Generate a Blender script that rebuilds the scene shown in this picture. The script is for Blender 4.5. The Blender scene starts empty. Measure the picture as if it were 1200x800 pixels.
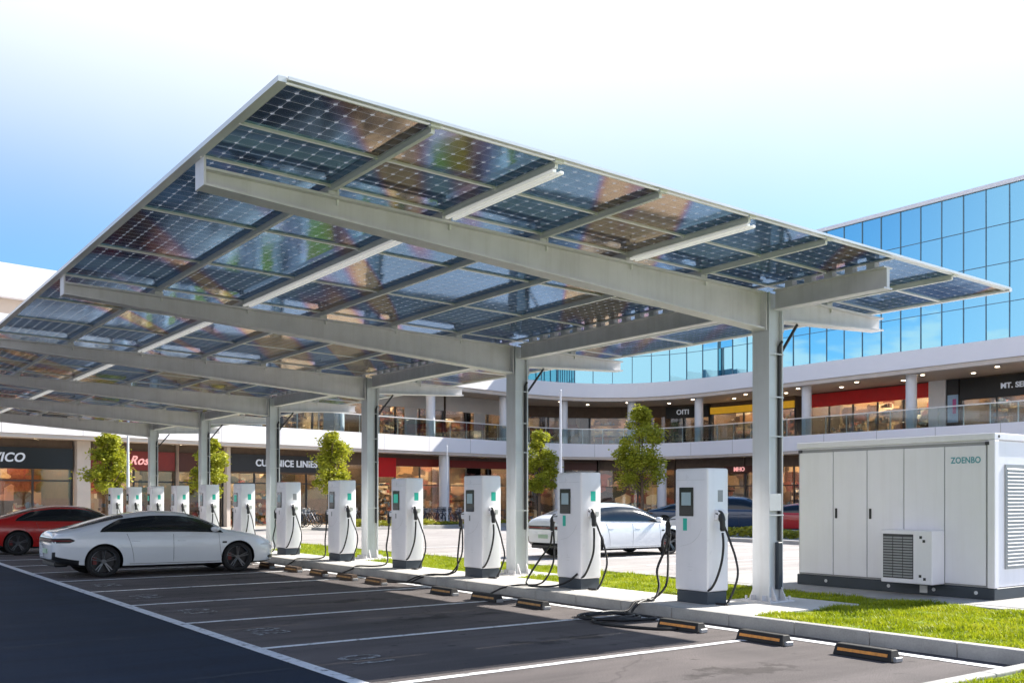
import bpy, bmesh, math, random
import numpy as np
from mathutils import Vector, Matrix

R = math.radians
random.seed(7)
scene = bpy.context.scene
COL = scene.collection

# ------------------------------------------------------------------ helpers
def tag(o, label=None, cat=None, group=None, kind=None):
    if label: o['label'] = label
    if cat: o['category'] = cat
    if group: o['group'] = group
    if kind: o['kind'] = kind
    return o

def thing(name, label, cat, loc=(0, 0, 0), rz=0.0, group=None):
    o = bpy.data.objects.new(name, None)
    COL.objects.link(o)
    o.empty_display_size = 0.2
    o.location = loc
    o.rotation_euler = (0, 0, rz)
    return tag(o, label, cat, group)

def copy_tree(o, parent=None):
    c = o.copy()
    COL.objects.link(c)
    c.parent = parent
    for ch in [x for x in o.children]:
        copy_tree(ch, c)
    return c

class MB:
    """collects simple shapes and links them as ONE mesh object"""
    def __init__(self):
        self.v = []; self.f = []; self.m = []; self.off = Vector((0, 0, 0))
    def add(self, vs, fs, mi=0):
        b = len(self.v)
        self.v += [tuple(p) for p in vs]
        self.f += [tuple(i + b for i in f) for f in fs]
        self.m += [mi] * len(fs)
        return self
    def box(self, x0, x1, y0, y1, z0, z1, mi=0):
        vs = [(x0, y0, z0), (x1, y0, z0), (x1, y1, z0), (x0, y1, z0), (x0, y0, z1), (x1, y0, z1), (x1, y1, z1), (x0, y1, z1)]
        fs = [(0, 3, 2, 1), (4, 5, 6, 7), (0, 1, 5, 4), (1, 2, 6, 5), (2, 3, 7, 6), (3, 0, 4, 7)]
        return self.add(vs, fs, mi)
    def hexa(self, p, mi=0):   # 8 points: bottom ring 0-3, top ring 4-7
        fs = [(0, 3, 2, 1), (4, 5, 6, 7), (0, 1, 5, 4), (1, 2, 6, 5), (2, 3, 7, 6), (3, 0, 4, 7)]
        return self.add(p, fs, mi)
    def beam(self, a, b, w, h, mi=0, up=(0, 0, 1)):
        a = Vector(a); b = Vector(b); d = (b - a).normalized()
        u = Vector(up)
        s = d.cross(u)
        if s.length < 1e-5: s = d.cross(Vector((1, 0, 0)))
        s.normalize(); u = s.cross(d)
        s *= w / 2; u = u * (h / 2)
        return self.hexa([a - s - u, b - s - u, b + s - u, a + s - u, a - s + u, b - s + u, b + s + u, a + s + u], mi)
    def prism(self, poly, z0, z1, mi=0):
        n = len(poly)
        vs = [(p[0], p[1], z0) for p in poly] + [(p[0], p[1], z1) for p in poly]
        fs = [tuple(reversed(range(n))), tuple(range(n, 2 * n))]
        fs += [(i, (i + 1) % n, n + (i + 1) % n, n + i) for i in range(n)]
        return self.add(vs, fs, mi)
    def quad(self, a, b, c, d, mi=0):
        return self.add([a, b, c, d], [(0, 1, 2, 3)], mi)
    def tube(self, pts, r, n=8, mi=0, cap=True):
        pts = [Vector(p) for p in pts]
        rs = r if isinstance(r, (list, tuple)) else [r] * len(pts)
        vs = []; fs = []
        prev = None
        for i, p in enumerate(pts):
            d = (pts[min(i + 1, len(pts) - 1)] - pts[max(i - 1, 0)])
            if d.length < 1e-9: d = Vector((0, 0, 1))
            d.normalize()
            if prev is None:
                s = d.cross(Vector((0, 0, 1)))
                if s.length < 1e-3: s = d.cross(Vector((1, 0, 0)))
            else:
                s = prev - d * prev.dot(d)
                if s.length < 1e-4: s = d.cross(Vector((0, 0, 1)))
            s.normalize(); prev = s
            t = d.cross(s)
            for k in range(n):
                a = 2 * math.pi * k / n
                vs.append(p + (s * math.cos(a) + t * math.sin(a)) * rs[i])
        for i in range(len(pts) - 1):
            for k in range(n):
                k2 = (k + 1) % n
                fs.append((i * n + k, i * n + k2, (i + 1) * n + k2, (i + 1) * n + k))
        if cap:
            fs.append(tuple(reversed(range(n))))
            fs.append(tuple(range((len(pts) - 1) * n, len(pts) * n)))
        return self.add(vs, fs, mi)
    def lathe_y(self, prof, cx, cz, n=32, mi=0, closed=False):
        """prof: list of (y, r), axis along Y"""
        vs = []; fs = []
        m = len(prof)
        for k in range(n):
            a = 2 * math.pi * k / n
            for (y, r) in prof:
                vs.append((cx + r * math.cos(a), y, cz + r * math.sin(a)))
        for k in range(n):
            k2 = (k + 1) % n
            for j in range(m - 1 if not closed else m):
                j2 = (j + 1) % m
                fs.append((k * m + j, k * m + j2, k2 * m + j2, k2 * m + j))
        return self.add(vs, fs, mi)
    def build(self, name, mats, parent=None, smooth=False, bevel=0.0, segs=1, world=True, label=None, angle=30):
        me = bpy.data.meshes.new(name)
        vs = self.v
        if parent is not None and world:
            r = parent
            o = Vector((0, 0, 0))
            while r is not None:
                o += r.location; r = r.parent
            vs = [(p[0] - o.x, p[1] - o.y, p[2] - o.z) for p in vs]
        me.from_pydata(vs, [], self.f)
        if not isinstance(mats, (list, tuple)): mats = [mats]
        for m in mats: me.materials.append(m)
        if len(mats) > 1: me.polygons.foreach_set('material_index', self.m)
        bm = bmesh.new(); bm.from_mesh(me)
        bmesh.ops.recalc_face_normals(bm, faces=bm.faces)
        if bevel > 0:
            es = [e for e in bm.edges if len(e.link_faces) == 2 and e.calc_face_angle(0) > R(angle)]
            bmesh.ops.bevel(bm, geom=es, offset=bevel, segments=segs, profile=0.5, affect='EDGES', clamp_overlap=True)
        bm.to_mesh(me); bm.free()
        if smooth:
            me.polygons.foreach_set('use_smooth', [True] * len(me.polygons))
            if smooth != 'all':
                me.set_sharp_from_angle(angle=R(38))
        ob = bpy.data.objects.new(name, me)
        COL.objects.link(ob)
        if parent is not None: ob.parent = parent
        if label: ob['label'] = label
        return ob

def structure(mb, name, mats, **k):
    return tag(mb.build(name, mats, **k), kind='structure')

def bez(pts, n=8):
    """Catmull-Rom through pts"""
    P = [Vector(p) for p in pts]
    P = [P[0] * 2 - P[1]] + P + [P[-1] * 2 - P[-2]]
    out = []
    for i in range(1, len(P) - 2):
        for k in range(n):
            t = k / n
            a, b, c, d = P[i - 1], P[i], P[i + 1], P[i + 2]
            out.append(0.5 * ((2 * b) + (c - a) * t + (2 * a - 5 * b + 4 * c - d) * t * t + (3 * b - a - 3 * c + d) * t ** 3))
    out.append(P[-2])
    return out

def text_mesh(name, s, size, M, mat, parent=None, extrude=0.01, align='CENTER', bold=0.0, shear=0.0, sx=1.0):
    cu = bpy.data.curves.new('lettering', 'FONT')
    cu.body = s; cu.size = size; cu.extrude = extrude; cu.align_x = align; cu.align_y = 'CENTER'
    cu.offset = bold; cu.shear = shear; cu.space_character = 1.05
    o = bpy.data.objects.new('lettering', cu)
    COL.objects.link(o)
    dg = bpy.context.evaluated_depsgraph_get()
    me = bpy.data.meshes.new_from_object(o.evaluated_get(dg))
    bpy.data.objects.remove(o); bpy.data.curves.remove(cu)
    me.transform(Matrix.Diagonal((sx, 1, 1, 1)))
    me.transform(M)
    me.materials.clear(); me.materials.append(mat)
    ob = bpy.data.objects.new(name, me)
    COL.objects.link(ob)
    if parent is not None:
        o_ = Vector((0, 0, 0)); r = parent
        while r is not None: o_ += r.location; r = r.parent
        me.transform(Matrix.Translation(-o_))
        ob.parent = parent
    return ob

# ------------------------------------------------------------------ materials
def new_mat(name):
    m = bpy.data.materials.new(name); m.use_nodes = True
    nt = m.node_tree
    return m, nt, nt.nodes['Principled BSDF'], nt.nodes['Material Output']

def N(nt, typ, **kw):
    n = nt.nodes.new(typ)
    for k, v in kw.items():
        if k in ('operation', 'blend_type', 'data_type', 'noise_dimensions', 'feature', 'interpolation_type', 'sky_type', 'distance', 'clamp', 'offset', 'squash'):
            setattr(n, k, v)
        else:
            n.inputs[k].default_value = v
    return n

def math_(nt, op, a, b=None, c=None):
    n = nt.nodes.new('ShaderNodeMath'); n.operation = op
    for i, x in enumerate((a, b, c)):
        if x is None: continue
        if isinstance(x, (int, float)): n.inputs[i].default_value = x
        else: nt.links.new(x, n.inputs[i])
    return n.outputs[0]

def mixc(nt, fac, a, b, blend='MIX'):
    n = nt.nodes.new('ShaderNodeMix'); n.data_type = 'RGBA'; n.blend_type = blend
    for idx, x in ((0, fac), (6, a), (7, b)):
        if isinstance(x, (int, float)): n.inputs[idx].default_value = x
        elif isinstance(x, (tuple, list)): n.inputs[idx].default_value = (*x, 1) if len(x) == 3 else x
        else: nt.links.new(x, n.inputs[idx])
    return n.outputs[2]

def noise(nt, scale, detail=4, rough=0.55, vec=None, dist=0.0):
    n = nt.nodes.new('ShaderNodeTexNoise')
    n.inputs['Scale'].default_value = scale; n.inputs['Detail'].default_value = detail
    n.inputs['Roughness'].default_value = rough; n.inputs['Distortion'].default_value = dist
    if vec is not None: nt.links.new(vec, n.inputs['Vector'])
    return n.outputs['Fac']

def ramp(nt, fac, stops):
    n = nt.nodes.new('ShaderNodeValToRGB')
    el = n.color_ramp.elements
    while len(el) < len(stops): el.new(0.5)
    for e, (p, c) in zip(el, stops):
        e.position = p; e.color = (*c, 1) if len(c) == 3 else c
    nt.links.new(fac, n.inputs[0])
    return n.outputs[0]

def objco(nt):
    return nt.nodes.new('ShaderNodeTexCoord').outputs['Object']

def geopos(nt):
    return nt.nodes.new('ShaderNodeNewGeometry').outputs['Position']

def plain(name, col, rough=0.5, metal=0.0, var=0.08, scale=3.0, bump=0.0, bscale=60.0, coat=0.0, spec=0.5, emit=None, estr=0.0):
    m, nt, b, out = new_mat(name)
    co = objco(nt)
    f = noise(nt, scale, 5, 0.6, co)
    d = tuple(max(0, c * (1 - var)) for c in col); l = tuple(min(1, c * (1 + var)) for c in col)
    c = ramp(nt, f, [(0.3, d), (0.7, l)])
    nt.links.new(c, b.inputs['Base Color'])
    rr = math_(nt, 'MULTIPLY_ADD', f, 0.16, max(0.02, rough - 0.08))
    nt.links.new(rr, b.inputs['Roughness'])
    b.inputs['Metallic'].default_value = metal
    b.inputs['Specular IOR Level'].default_value = spec
    if coat: 
        b.inputs['Coat Weight'].default_value = coat; b.inputs['Coat Roughness'].default_value = 0.04
    if bump:
        bn = nt.nodes.new('ShaderNodeBump'); bn.inputs['Strength'].default_value = bump; bn.inputs['Distance'].default_value = 0.01
        nt.links.new(noise(nt, bscale, 3, 0.6, co), bn.inputs['Height'])
        nt.links.new(bn.outputs[0], b.inputs['Normal'])
    if emit:
        b.inputs['Emission Color'].default_value = (*emit, 1); b.inputs['Emission Strength'].default_value = estr
    return m

def asphalt(name, dark, light, tint_scale=0.35, speck=0.5, oil=False):
    m, nt, b, out = new_mat(name)
    p = geopos(nt)
    big = noise(nt, tint_scale, 6, 0.6, p, 0.6)
    fine = noise(nt, 90, 2, 0.7, p)
    c1 = ramp(nt, big, [(0.32, dark), (0.68, light)])
    sp = ramp(nt, fine, [(0.35, (1 - speck,) * 3), (0.7, (1 + speck * 0.6,) * 3)])
    c = mixc(nt, 1.0, c1, sp, 'MULTIPLY')
    # tyre-worn streaks running along the stalls
    mp = nt.nodes.new('ShaderNodeMapping'); mp.inputs['Scale'].default_value = (0.15, 2.2, 1)
    nt.links.new(p, mp.inputs['Vector'])
    st = noise(nt, 1.0, 4, 0.6, mp.outputs[0], 0.3)
    c = mixc(nt, 1.0, c, ramp(nt, st, [(0.35, (0.78,) * 3), (0.65, (1.12,) * 3)]), 'MULTIPLY')
    # cracks
    vo = nt.nodes.new('ShaderNodeTexVoronoi'); vo.feature = 'DISTANCE_TO_EDGE'; vo.inputs['Scale'].default_value = 0.22
    wv = nt.nodes.new('ShaderNodeVectorMath'); wv.operation = 'ADD'
    nn = nt.nodes.new('ShaderNodeTexNoise'); nn.inputs['Scale'].default_value = 1.2; nn.inputs['Detail'].default_value = 6
    nt.links.new(p, nn.inputs['Vector'])
    nt.links.new(p, wv.inputs[0]); nt.links.new(nn.outputs['Color'], wv.inputs[1])
    nt.links.new(wv.outputs[0], vo.inputs['Vector'])
    ck = ramp(nt, vo.outputs['Distance'], [(0.0, (0.6,) * 3), (0.008, (1,) * 3)])
    c = mixc(nt, 0.7, c, ck, 'MULTIPLY')
    if oil:
        sp_ = nt.nodes.new('ShaderNodeSeparateXYZ'); nt.links.new(p, sp_.inputs[0])
        u = math_(nt, 'SUBTRACT', math_(nt, 'FRACT', math_(nt, 'DIVIDE', math_(nt, 'SUBTRACT', sp_.outputs[1], 7.45), 2.565)), 0.5)
        d = math_(nt, 'ADD', math_(nt, 'MULTIPLY', math_(nt, 'ABSOLUTE', u), 2.2), math_(nt, 'MULTIPLY', math_(nt, 'ABSOLUTE', math_(nt, 'SUBTRACT', sp_.outputs[0], 7.0)), 0.22))
        d = math_(nt, 'ADD', d, math_(nt, 'MULTIPLY', noise(nt, 2.6, 6, 0.65, p), 1.6))
        c = mixc(nt, 1.0, c, ramp(nt, d, [(0.86, (0.50, 0.49, 0.48)), (1.0, (1, 1, 1))]), 'MULTIPLY')
        spots = noise(nt, 5.5, 2, 0.4, p)
        c = mixc(nt, 1.0, c, ramp(nt, spots, [(0.26, (0.55,) * 3), (0.31, (1,) * 3)]), 'MULTIPLY')
    nt.links.new(c, b.inputs['Base Color'])
    b.inputs['Roughness'].default_value = 0.85
    b.inputs['Specular IOR Level'].default_value = 0.3
    bn = nt.nodes.new('ShaderNodeBump'); bn.inputs['Strength'].default_value = 0.5; bn.inputs['Distance'].default_value = 0.006
    nt.links.new(fine, bn.inputs['Height']); nt.links.new(bn.outputs[0], b.inputs['Normal'])
    return m

def glassy(name, tint, refl=(1, 1, 1), ior=1.5, rough=0.01, minfac=0.05):
    """thin pane: transparent + mirror by Fresnel"""
    m, nt, b, out = new_mat(name)
    nt.nodes.remove(b)
    t = nt.nodes.new('ShaderNodeBsdfTransparent'); t.inputs[0].default_value = (*tint, 1)
    g = nt.nodes.new('ShaderNodeBsdfGlossy'); g.inputs[0].default_value = (*refl, 1); g.inputs['Roughness'].default_value = rough
    f = nt.nodes.new('ShaderNodeFresnel'); f.inputs[0].default_value = ior
    mx = nt.nodes.new('ShaderNodeMixShader')
    nt.links.new(math_(nt, 'MAXIMUM', f.outputs[0], minfac), mx.inputs[0])
    nt.links.new(t.outputs[0], mx.inputs[1]); nt.links.new(g.outputs[0], mx.inputs[2])
    nt.links.new(mx.outputs[0], out.inputs[0])
    return m

def emis(name, col, s):
    m, nt, b, out = new_mat(name)
    b.inputs['Base Color'].default_value = (*col, 1)
    b.inputs['Emission Color'].default_value = (*col, 1); b.inputs['Emission Strength'].default_value = s
    return m

M = {}
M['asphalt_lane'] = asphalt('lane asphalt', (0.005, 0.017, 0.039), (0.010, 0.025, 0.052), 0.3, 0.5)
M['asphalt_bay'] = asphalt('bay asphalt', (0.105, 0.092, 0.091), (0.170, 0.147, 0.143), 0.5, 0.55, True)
M['road'] = asphalt('pale road', (0.33, 0.305, 0.29), (0.43, 0.40, 0.38), 0.2, 0.2)
M['ground'] = asphalt('far ground', (0.26, 0.25, 0.24), (0.34, 0.33, 0.31), 0.1, 0.15)
M['line'] = plain('road paint', (0.72, 0.74, 0.76), 0.7, var=0.22, scale=9, bump=0.2, bscale=120)
def worn_paint():
    m, nt, b, out = new_mat('worn stall paint')
    p = geopos(nt)
    f = noise(nt, 14, 6, 0.7, p)
    c = ramp(nt, f, [(0.46, (0.09, 0.08, 0.075)), (0.62, (0.42, 0.44, 0.46))])
    nt.links.new(c, b.inputs['Base Color']); b.inputs['Roughness'].default_value = 0.8
    return m
M['worn'] = worn_paint()
def worn_line():
    m, nt, b, out = new_mat('scuffed line paint')
    p = geopos(nt)
    f = noise(nt, 7, 7, 0.7, p)
    c = ramp(nt, f, [(0.33, (0.14, 0.13, 0.125)), (0.47, (0.72, 0.73, 0.74))])
    nt.links.new(c, b.inputs['Base Color']); b.inputs['Roughness'].default_value = 0.75
    return m
M['wline'] = worn_line()
def concrete(name, col, sc=1.2):
    m, nt, b, out = new_mat(name)
    p = geopos(nt)
    a = noise(nt, sc, 7, 0.65, p); f = noise(nt, 45, 3, 0.7, p)
    c = ramp(nt, a, [(0.3, tuple(x * 0.78 for x in col)), (0.7, tuple(min(1, x * 1.1) for x in col))])
    c = mixc(nt, 1.0, c, ramp(nt, f, [(0.3, (0.86,) * 3), (0.7, (1.06,) * 3)]), 'MULTIPLY')
    nt.links.new(c, b.inputs['Base Color']); b.inputs['Roughness'].default_value = 0.85
    bn = nt.nodes.new('ShaderNodeBump'); bn.inputs['Strength'].default_value = 0.3; bn.inputs['Distance'].default_value = 0.006
    nt.links.new(f, bn.inputs['Height']); nt.links.new(bn.outputs[0], b.inputs['Normal'])
    return m
M['kerb'] = concrete('kerb concrete', (0.40, 0.39, 0.37), 2.5)
M['island'] = concrete('island concrete', (0.58, 0.56, 0.53), 1.0)
M['pad'] = concrete('pad concrete', (0.36, 0.355, 0.35), 0.8)
M['paving'] = concrete('mall paving', (0.42, 0.39, 0.36), 0.6)
M['steel'] = plain('galvanised steel', (0.66, 0.645, 0.655), 0.5, 0.1, var=0.08, scale=2.5, bump=0.05, bscale=30)
M['column'] = plain('column paint', (0.58, 0.60, 0.62), 0.42, 0.1, var=0.06, scale=2.0, bump=0.05, bscale=25)
M['purlin'] = plain('pale painted purlin', (0.78, 0.775, 0.75), 0.45, var=.04)
M['white_steel'] = plain('white rail with added glow', (0.90, 0.90, 0.89), 0.3, 0.0, var=0.02, emit=(1, .98, .94), estr=0.13)  # slight emission added so the white rails read bright in the shade
M['alu'] = plain('aluminium frame', (0.72, 0.72, 0.70), 0.35, 0.3, var=0.04)
M['black'] = plain('black plastic', (0.015, 0.016, 0.018), 0.45, var=0.2)
M['cable'] = plain('black rubber cable', (0.012, 0.012, 0.014), 0.5, var=0.2)
M['ch_white'] = plain('white powder coat', (0.86, 0.86, 0.90), 0.3, var=0.018, scale=5, coat=0.3)
M['ch_base'] = plain('dark plinth paint', (0.045, 0.058, 0.075), 0.5, var=0.1)
M['grey'] = plain('mid grey metal', (0.30, 0.31, 0.32), 0.45, 0.2)
M['lgrey'] = plain('light grey paint', (0.60, 0.61, 0.62), 0.5)
M['screen'] = emis('screen glow', (0.16, 0.22, 0.25), 0.22)
M['screen_green'] = emis('green screen glow', (0.03, 0.32, 0.24), 0.25)
M['green'] = plain('green sticker', (0.02, 0.50, 0.38), 0.4, var=0.1)
M['teal'] = plain('teal lettering', (0.12, 0.36, 0.42), 0.5, var=0.05)
M['bez'] = plain('gloss black bezel', (0.008, 0.010, 0.013), 0.12, var=0.1, coat=0.4)
def weathered(m, z0, k=0.5):
    nt = m.node_tree; b = nt.nodes['Principled BSDF']
    l = b.inputs['Base Color'].links[0]; src = l.from_socket
    mp = nt.nodes.new('ShaderNodeMapping'); mp.inputs['Scale'].default_value = (9, 9, .55)
    nt.links.new(geopos(nt), mp.inputs['Vector'])
    f = noise(nt, 1.0, 5, 0.65, mp.outputs[0])
    c = mixc(nt, k, src, mixc(nt, 1.0, src, ramp(nt, f, [(0.36, (0.70, 0.67, 0.62)), (0.52, (1, 1, 1))]), 'MULTIPLY'))
    nt.links.new(c, b.inputs['Base Color'])
for k_ in ('steel', 'column'): weathered(M[k_], 0, .22)
weathered(M['ch_white'], 0, .06)
M['cont'] = plain('container paint', (0.81, 0.80, 0.85), 0.42, var=0.03, scale=1.2, bump=0.04, bscale=6)
weathered(M['cont'], 0, .09)
M['cont_dark'] = plain('container base steel', (0.035, 0.045, 0.058), 0.55, var=0.15)
M['gap'] = plain('dark gap', (0.06, 0.06, 0.065), 0.8)
M['seam'] = plain('door seam shadow gap', (0.30, 0.30, 0.31), 0.8)
M['soil'] = plain('soil', (0.06, 0.07, 0.02), 0.95, var=0.3, scale=8)
M['rubber'] = plain('wheel stop rubber', (0.018, 0.017, 0.016), 0.7, var=0.25, scale=12, bump=0.2)
M['amber'] = plain('amber reflector', (0.80, 0.30, 0.035), 0.4, var=0.25, scale=20)
M['trunk'] = plain('bark', (0.15, 0.10, 0.065), 0.9, var=0.35, scale=9, bump=0.5, bscale=25)
M['fascia'] = plain('white fascia panel', (0.85, 0.83, 0.85), 0.5, var=0.02, scale=0.4)
M['soffit'] = plain('beige soffit', (0.58, 0.47, 0.37), 0.6, var=0.05, scale=0.5)
M['pier'] = plain('beige stone pier', (0.62, 0.54, 0.47), 0.7, var=0.07, scale=1.5)
M['mcol'] = plain('white round column', (0.72, 0.72, 0.74), 0.55, var=0.03)
M['cw_mullion'] = plain('curtain wall mullion', (0.15, 0.23, 0.29), 0.4, 0.2)
M['mullion'] = plain('dark mullion', (0.03, 0.035, 0.04), 0.4, 0.2)
M['shopdark'] = plain('dark shop wall', (0.12, 0.08, 0.055), 0.7, var=0.2)
M['panelgrey'] = plain('grey cladding', (0.42, 0.40, 0.38), 0.6, var=0.05)
M['s_black'] = plain('black sign board', (0.006, 0.006, 0.007), 0.4)
M['s_brown'] = plain('dark brown sign board', (0.075, 0.018, 0.008), 0.5)
M['s_red'] = plain('red sign board', (0.60, 0.008, 0.008), 0.5)
M['s_dred'] = plain('dark red sign board', (0.20, 0.02, 0.012), 0.5)
M['s_yellow'] = plain('yellow sign board', (0.70, 0.36, 0.02), 0.5, emit=(0.9, 0.5, 0.03), estr=0.12)
M['s_grey'] = plain('charcoal sign board', (0.03, 0.03, 0.033), 0.5)
M['letter'] = emis('lit white lettering', (0.60, 0.64, 0.72), 0.10)
M['letter_pink'] = emis('lit pink lettering', (0.75, 0.35, 0.33), 0.35)
M['lamp'] = emis('warm ceiling lamp', (1.0, 0.76, 0.48), 70.0)
M['downlight'] = emis('downlight lens', (1.0, 0.86, 0.66), 6.0)
M['shopfloor'] = plain('shop floor', (0.35, 0.30, 0.25), 0.3)
M['shopglass'] = glassy('shop glass', (0.82, 0.85, 0.86), ior=1.45)
M['railglass'] = glassy('balustrade glass', (0.74, 0.82, 0.84), ior=1.4)
M['pole'] = plain('white pole', (0.66, 0.68, 0.72), 0.4)
M['yellow_bar'] = plain('yellow kerb paint', (0.55, 0.42, 0.03), 0.6, var=0.15)

def merch():
    """shop goods: each object carries many small boxes, coloured by a per-cell random colour"""
    m, nt, b, out = new_mat('shop goods')
    p = geopos(nt)
    vo = nt.nodes.new('ShaderNodeTexVoronoi'); vo.inputs['Scale'].default_value = 2.8
    nt.links.new(p, vo.inputs['Vector'])
    hs = nt.nodes.new('ShaderNodeSeparateColor'); nt.links.new(vo.outputs['Color'], hs.inputs[0])
    c = ramp(nt, hs.outputs[0], [(0.0, (0.05, 0.04, 0.035)), (0.25, (0.30, 0.16, 0.07)), (0.45, (0.55, 0.42, 0.28)), (0.6, (0.35, 0.05, 0.04)), (0.75, (0.65, 0.62, 0.55)), (0.9, (0.06, 0.12, 0.2))])
    nt.nodes[-1].color_ramp.interpolation = 'CONSTANT' if False else 'LINEAR'
    nt.links.new(c, b.inputs['Base Color']); b.inputs['Roughness'].default_value = 0.6
    return m
M['goods'] = merch()
def display_wall():
    m, nt, b, out = new_mat('shop display wall')
    p = geopos(nt)
    mp = nt.nodes.new('ShaderNodeMapping'); mp.inputs['Scale'].default_value = (.62, .62, 1.0); nt.links.new(p, mp.inputs['Vector'])
    vo = nt.nodes.new('ShaderNodeTexVoronoi'); vo.distance = 'CHEBYCHEV'; vo.inputs['Scale'].default_value = 1.5; vo.inputs['Randomness'].default_value = .8
    nt.links.new(mp.outputs[0], vo.inputs['Vector'])
    hs = nt.nodes.new('ShaderNodeSeparateColor'); nt.links.new(vo.outputs['Color'], hs.inputs[0])
    c = ramp(nt, hs.outputs[1], [(0.0, (0.03, 0.02, 0.015)), (0.3, (0.10, 0.05, 0.025)), (0.45, (0.36, 0.20, 0.09)), (0.6, (0.55, 0.40, 0.24)), (0.72, (0.05, 0.03, 0.02)), (0.85, (0.30, 0.06, 0.03)), (0.95, (0.7, 0.6, 0.45))])
    nt.links.new(c, b.inputs['Base Color']); b.inputs['Roughness'].default_value = 0.7
    return m
M['shopwall'] = display_wall()

def leafmat(name, a, b_, c_):
    m, nt, b, out = new_mat(name)
    p = geopos(nt)
    f = noise(nt, 2.2, 4, 0.65, p)
    wn = nt.nodes.new('ShaderNodeTexWhiteNoise')
    f2 = noise(nt, 30, 1, 0.5, p)
    mix = math_(nt, 'MULTIPLY_ADD', f2, 0.5, math_(nt, 'MULTIPLY', f, 0.6))
    c = ramp(nt, mix, [(0.38, a), (0.55, b_), (0.75, c_)])
    nt.links.new(c, b.inputs['Base Color']); b.inputs['Roughness'].default_value = 0.55
    tr = nt.nodes.new('ShaderNodeBsdfTranslucent')
    nt.links.new(c, tr.inputs[0])
    mx = nt.nodes.new('ShaderNodeMixShader'); mx.inputs[0].default_value = 0.42
    nt.links.new(b.outputs[0], mx.inputs[1]); nt.links.new(tr.outputs[0], mx.inputs[2])
    nt.links.new(mx.outputs[0], out.inputs[0])
    return m
M['leaf'] = leafmat('tree leaves', (0.11, 0.14, 0.008), (0.36, 0.38, 0.02), (0.62, 0.58, 0.07))
M['hedge'] = leafmat('hedge leaves', (0.13, 0.15, 0.01), (0.28, 0.28, 0.02), (0.42, 0.40, 0.04))
M['grass'] = leafmat('grass blades', (0.12, 0.18, 0.006), (0.31, 0.37, 0.008), (0.50, 0.49, 0.04))
M['turf'] = plain('turf ground', (0.15, 0.21, 0.012), 0.95, var=0.35, scale=10)
M['hill'] = plain('hillside', (0.03, 0.05, 0.03), 0.95, var=0.3, scale=0.05)

def paint(name, col, flake=0.0, rough=0.25):
    m, nt, b, out = new_mat(name)
    b.inputs['Base Color'].default_value = (*col, 1)
    b.inputs['Roughness'].default_value = rough; b.inputs['Metallic'].default_value = flake
    b.inputs['Coat Weight'].default_value = 1.0; b.inputs['Coat Roughness'].default_value = 0.03
    f = noise(nt, 1.5, 4, 0.6, objco(nt))
    c = ramp(nt, f, [(0.3, tuple(x * 0.95 for x in col)), (0.7, col)])
    nt.links.new(c, b.inputs['Base Color'])
    return m
M['p_white'] = paint('pearl white car paint', (0.72, 0.75, 0.78))
M['p_red'] = paint('red car paint', (0.42, 0.010, 0.008))
M['p_blue'] = paint('dark blue car paint', (0.008, 0.03, 0.075))
M['carglass'] = plain('tinted car glass', (0.008, 0.011, 0.014), 0.05, var=0.0, spec=0.6)
M['tyre'] = plain('tyre rubber', (0.012, 0.012, 0.013), 0.8, var=0.2)
M['rim'] = plain('alloy rim', (0.13, 0.135, 0.145), 0.3, 0.8)
M['rim_dark'] = plain('dark rim', (0.03, 0.03, 0.034), 0.35, 0.5)
M['caliper'] = plain('red brake caliper', (0.16, 0.012, 0.01), 0.4)
M['trim'] = plain('black car trim', (0.012, 0.013, 0.015), 0.4)
M['tail'] = plain('red tail lamp', (0.12, 0.006, 0.006), 0.15, coat=0.5)
M['head'] = plain('headlamp', (0.55, 0.58, 0.62), 0.1, coat=0.5)
M['plate'] = plain('green number plate', (0.35, 0.50, 0.36), 0.5)

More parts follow.
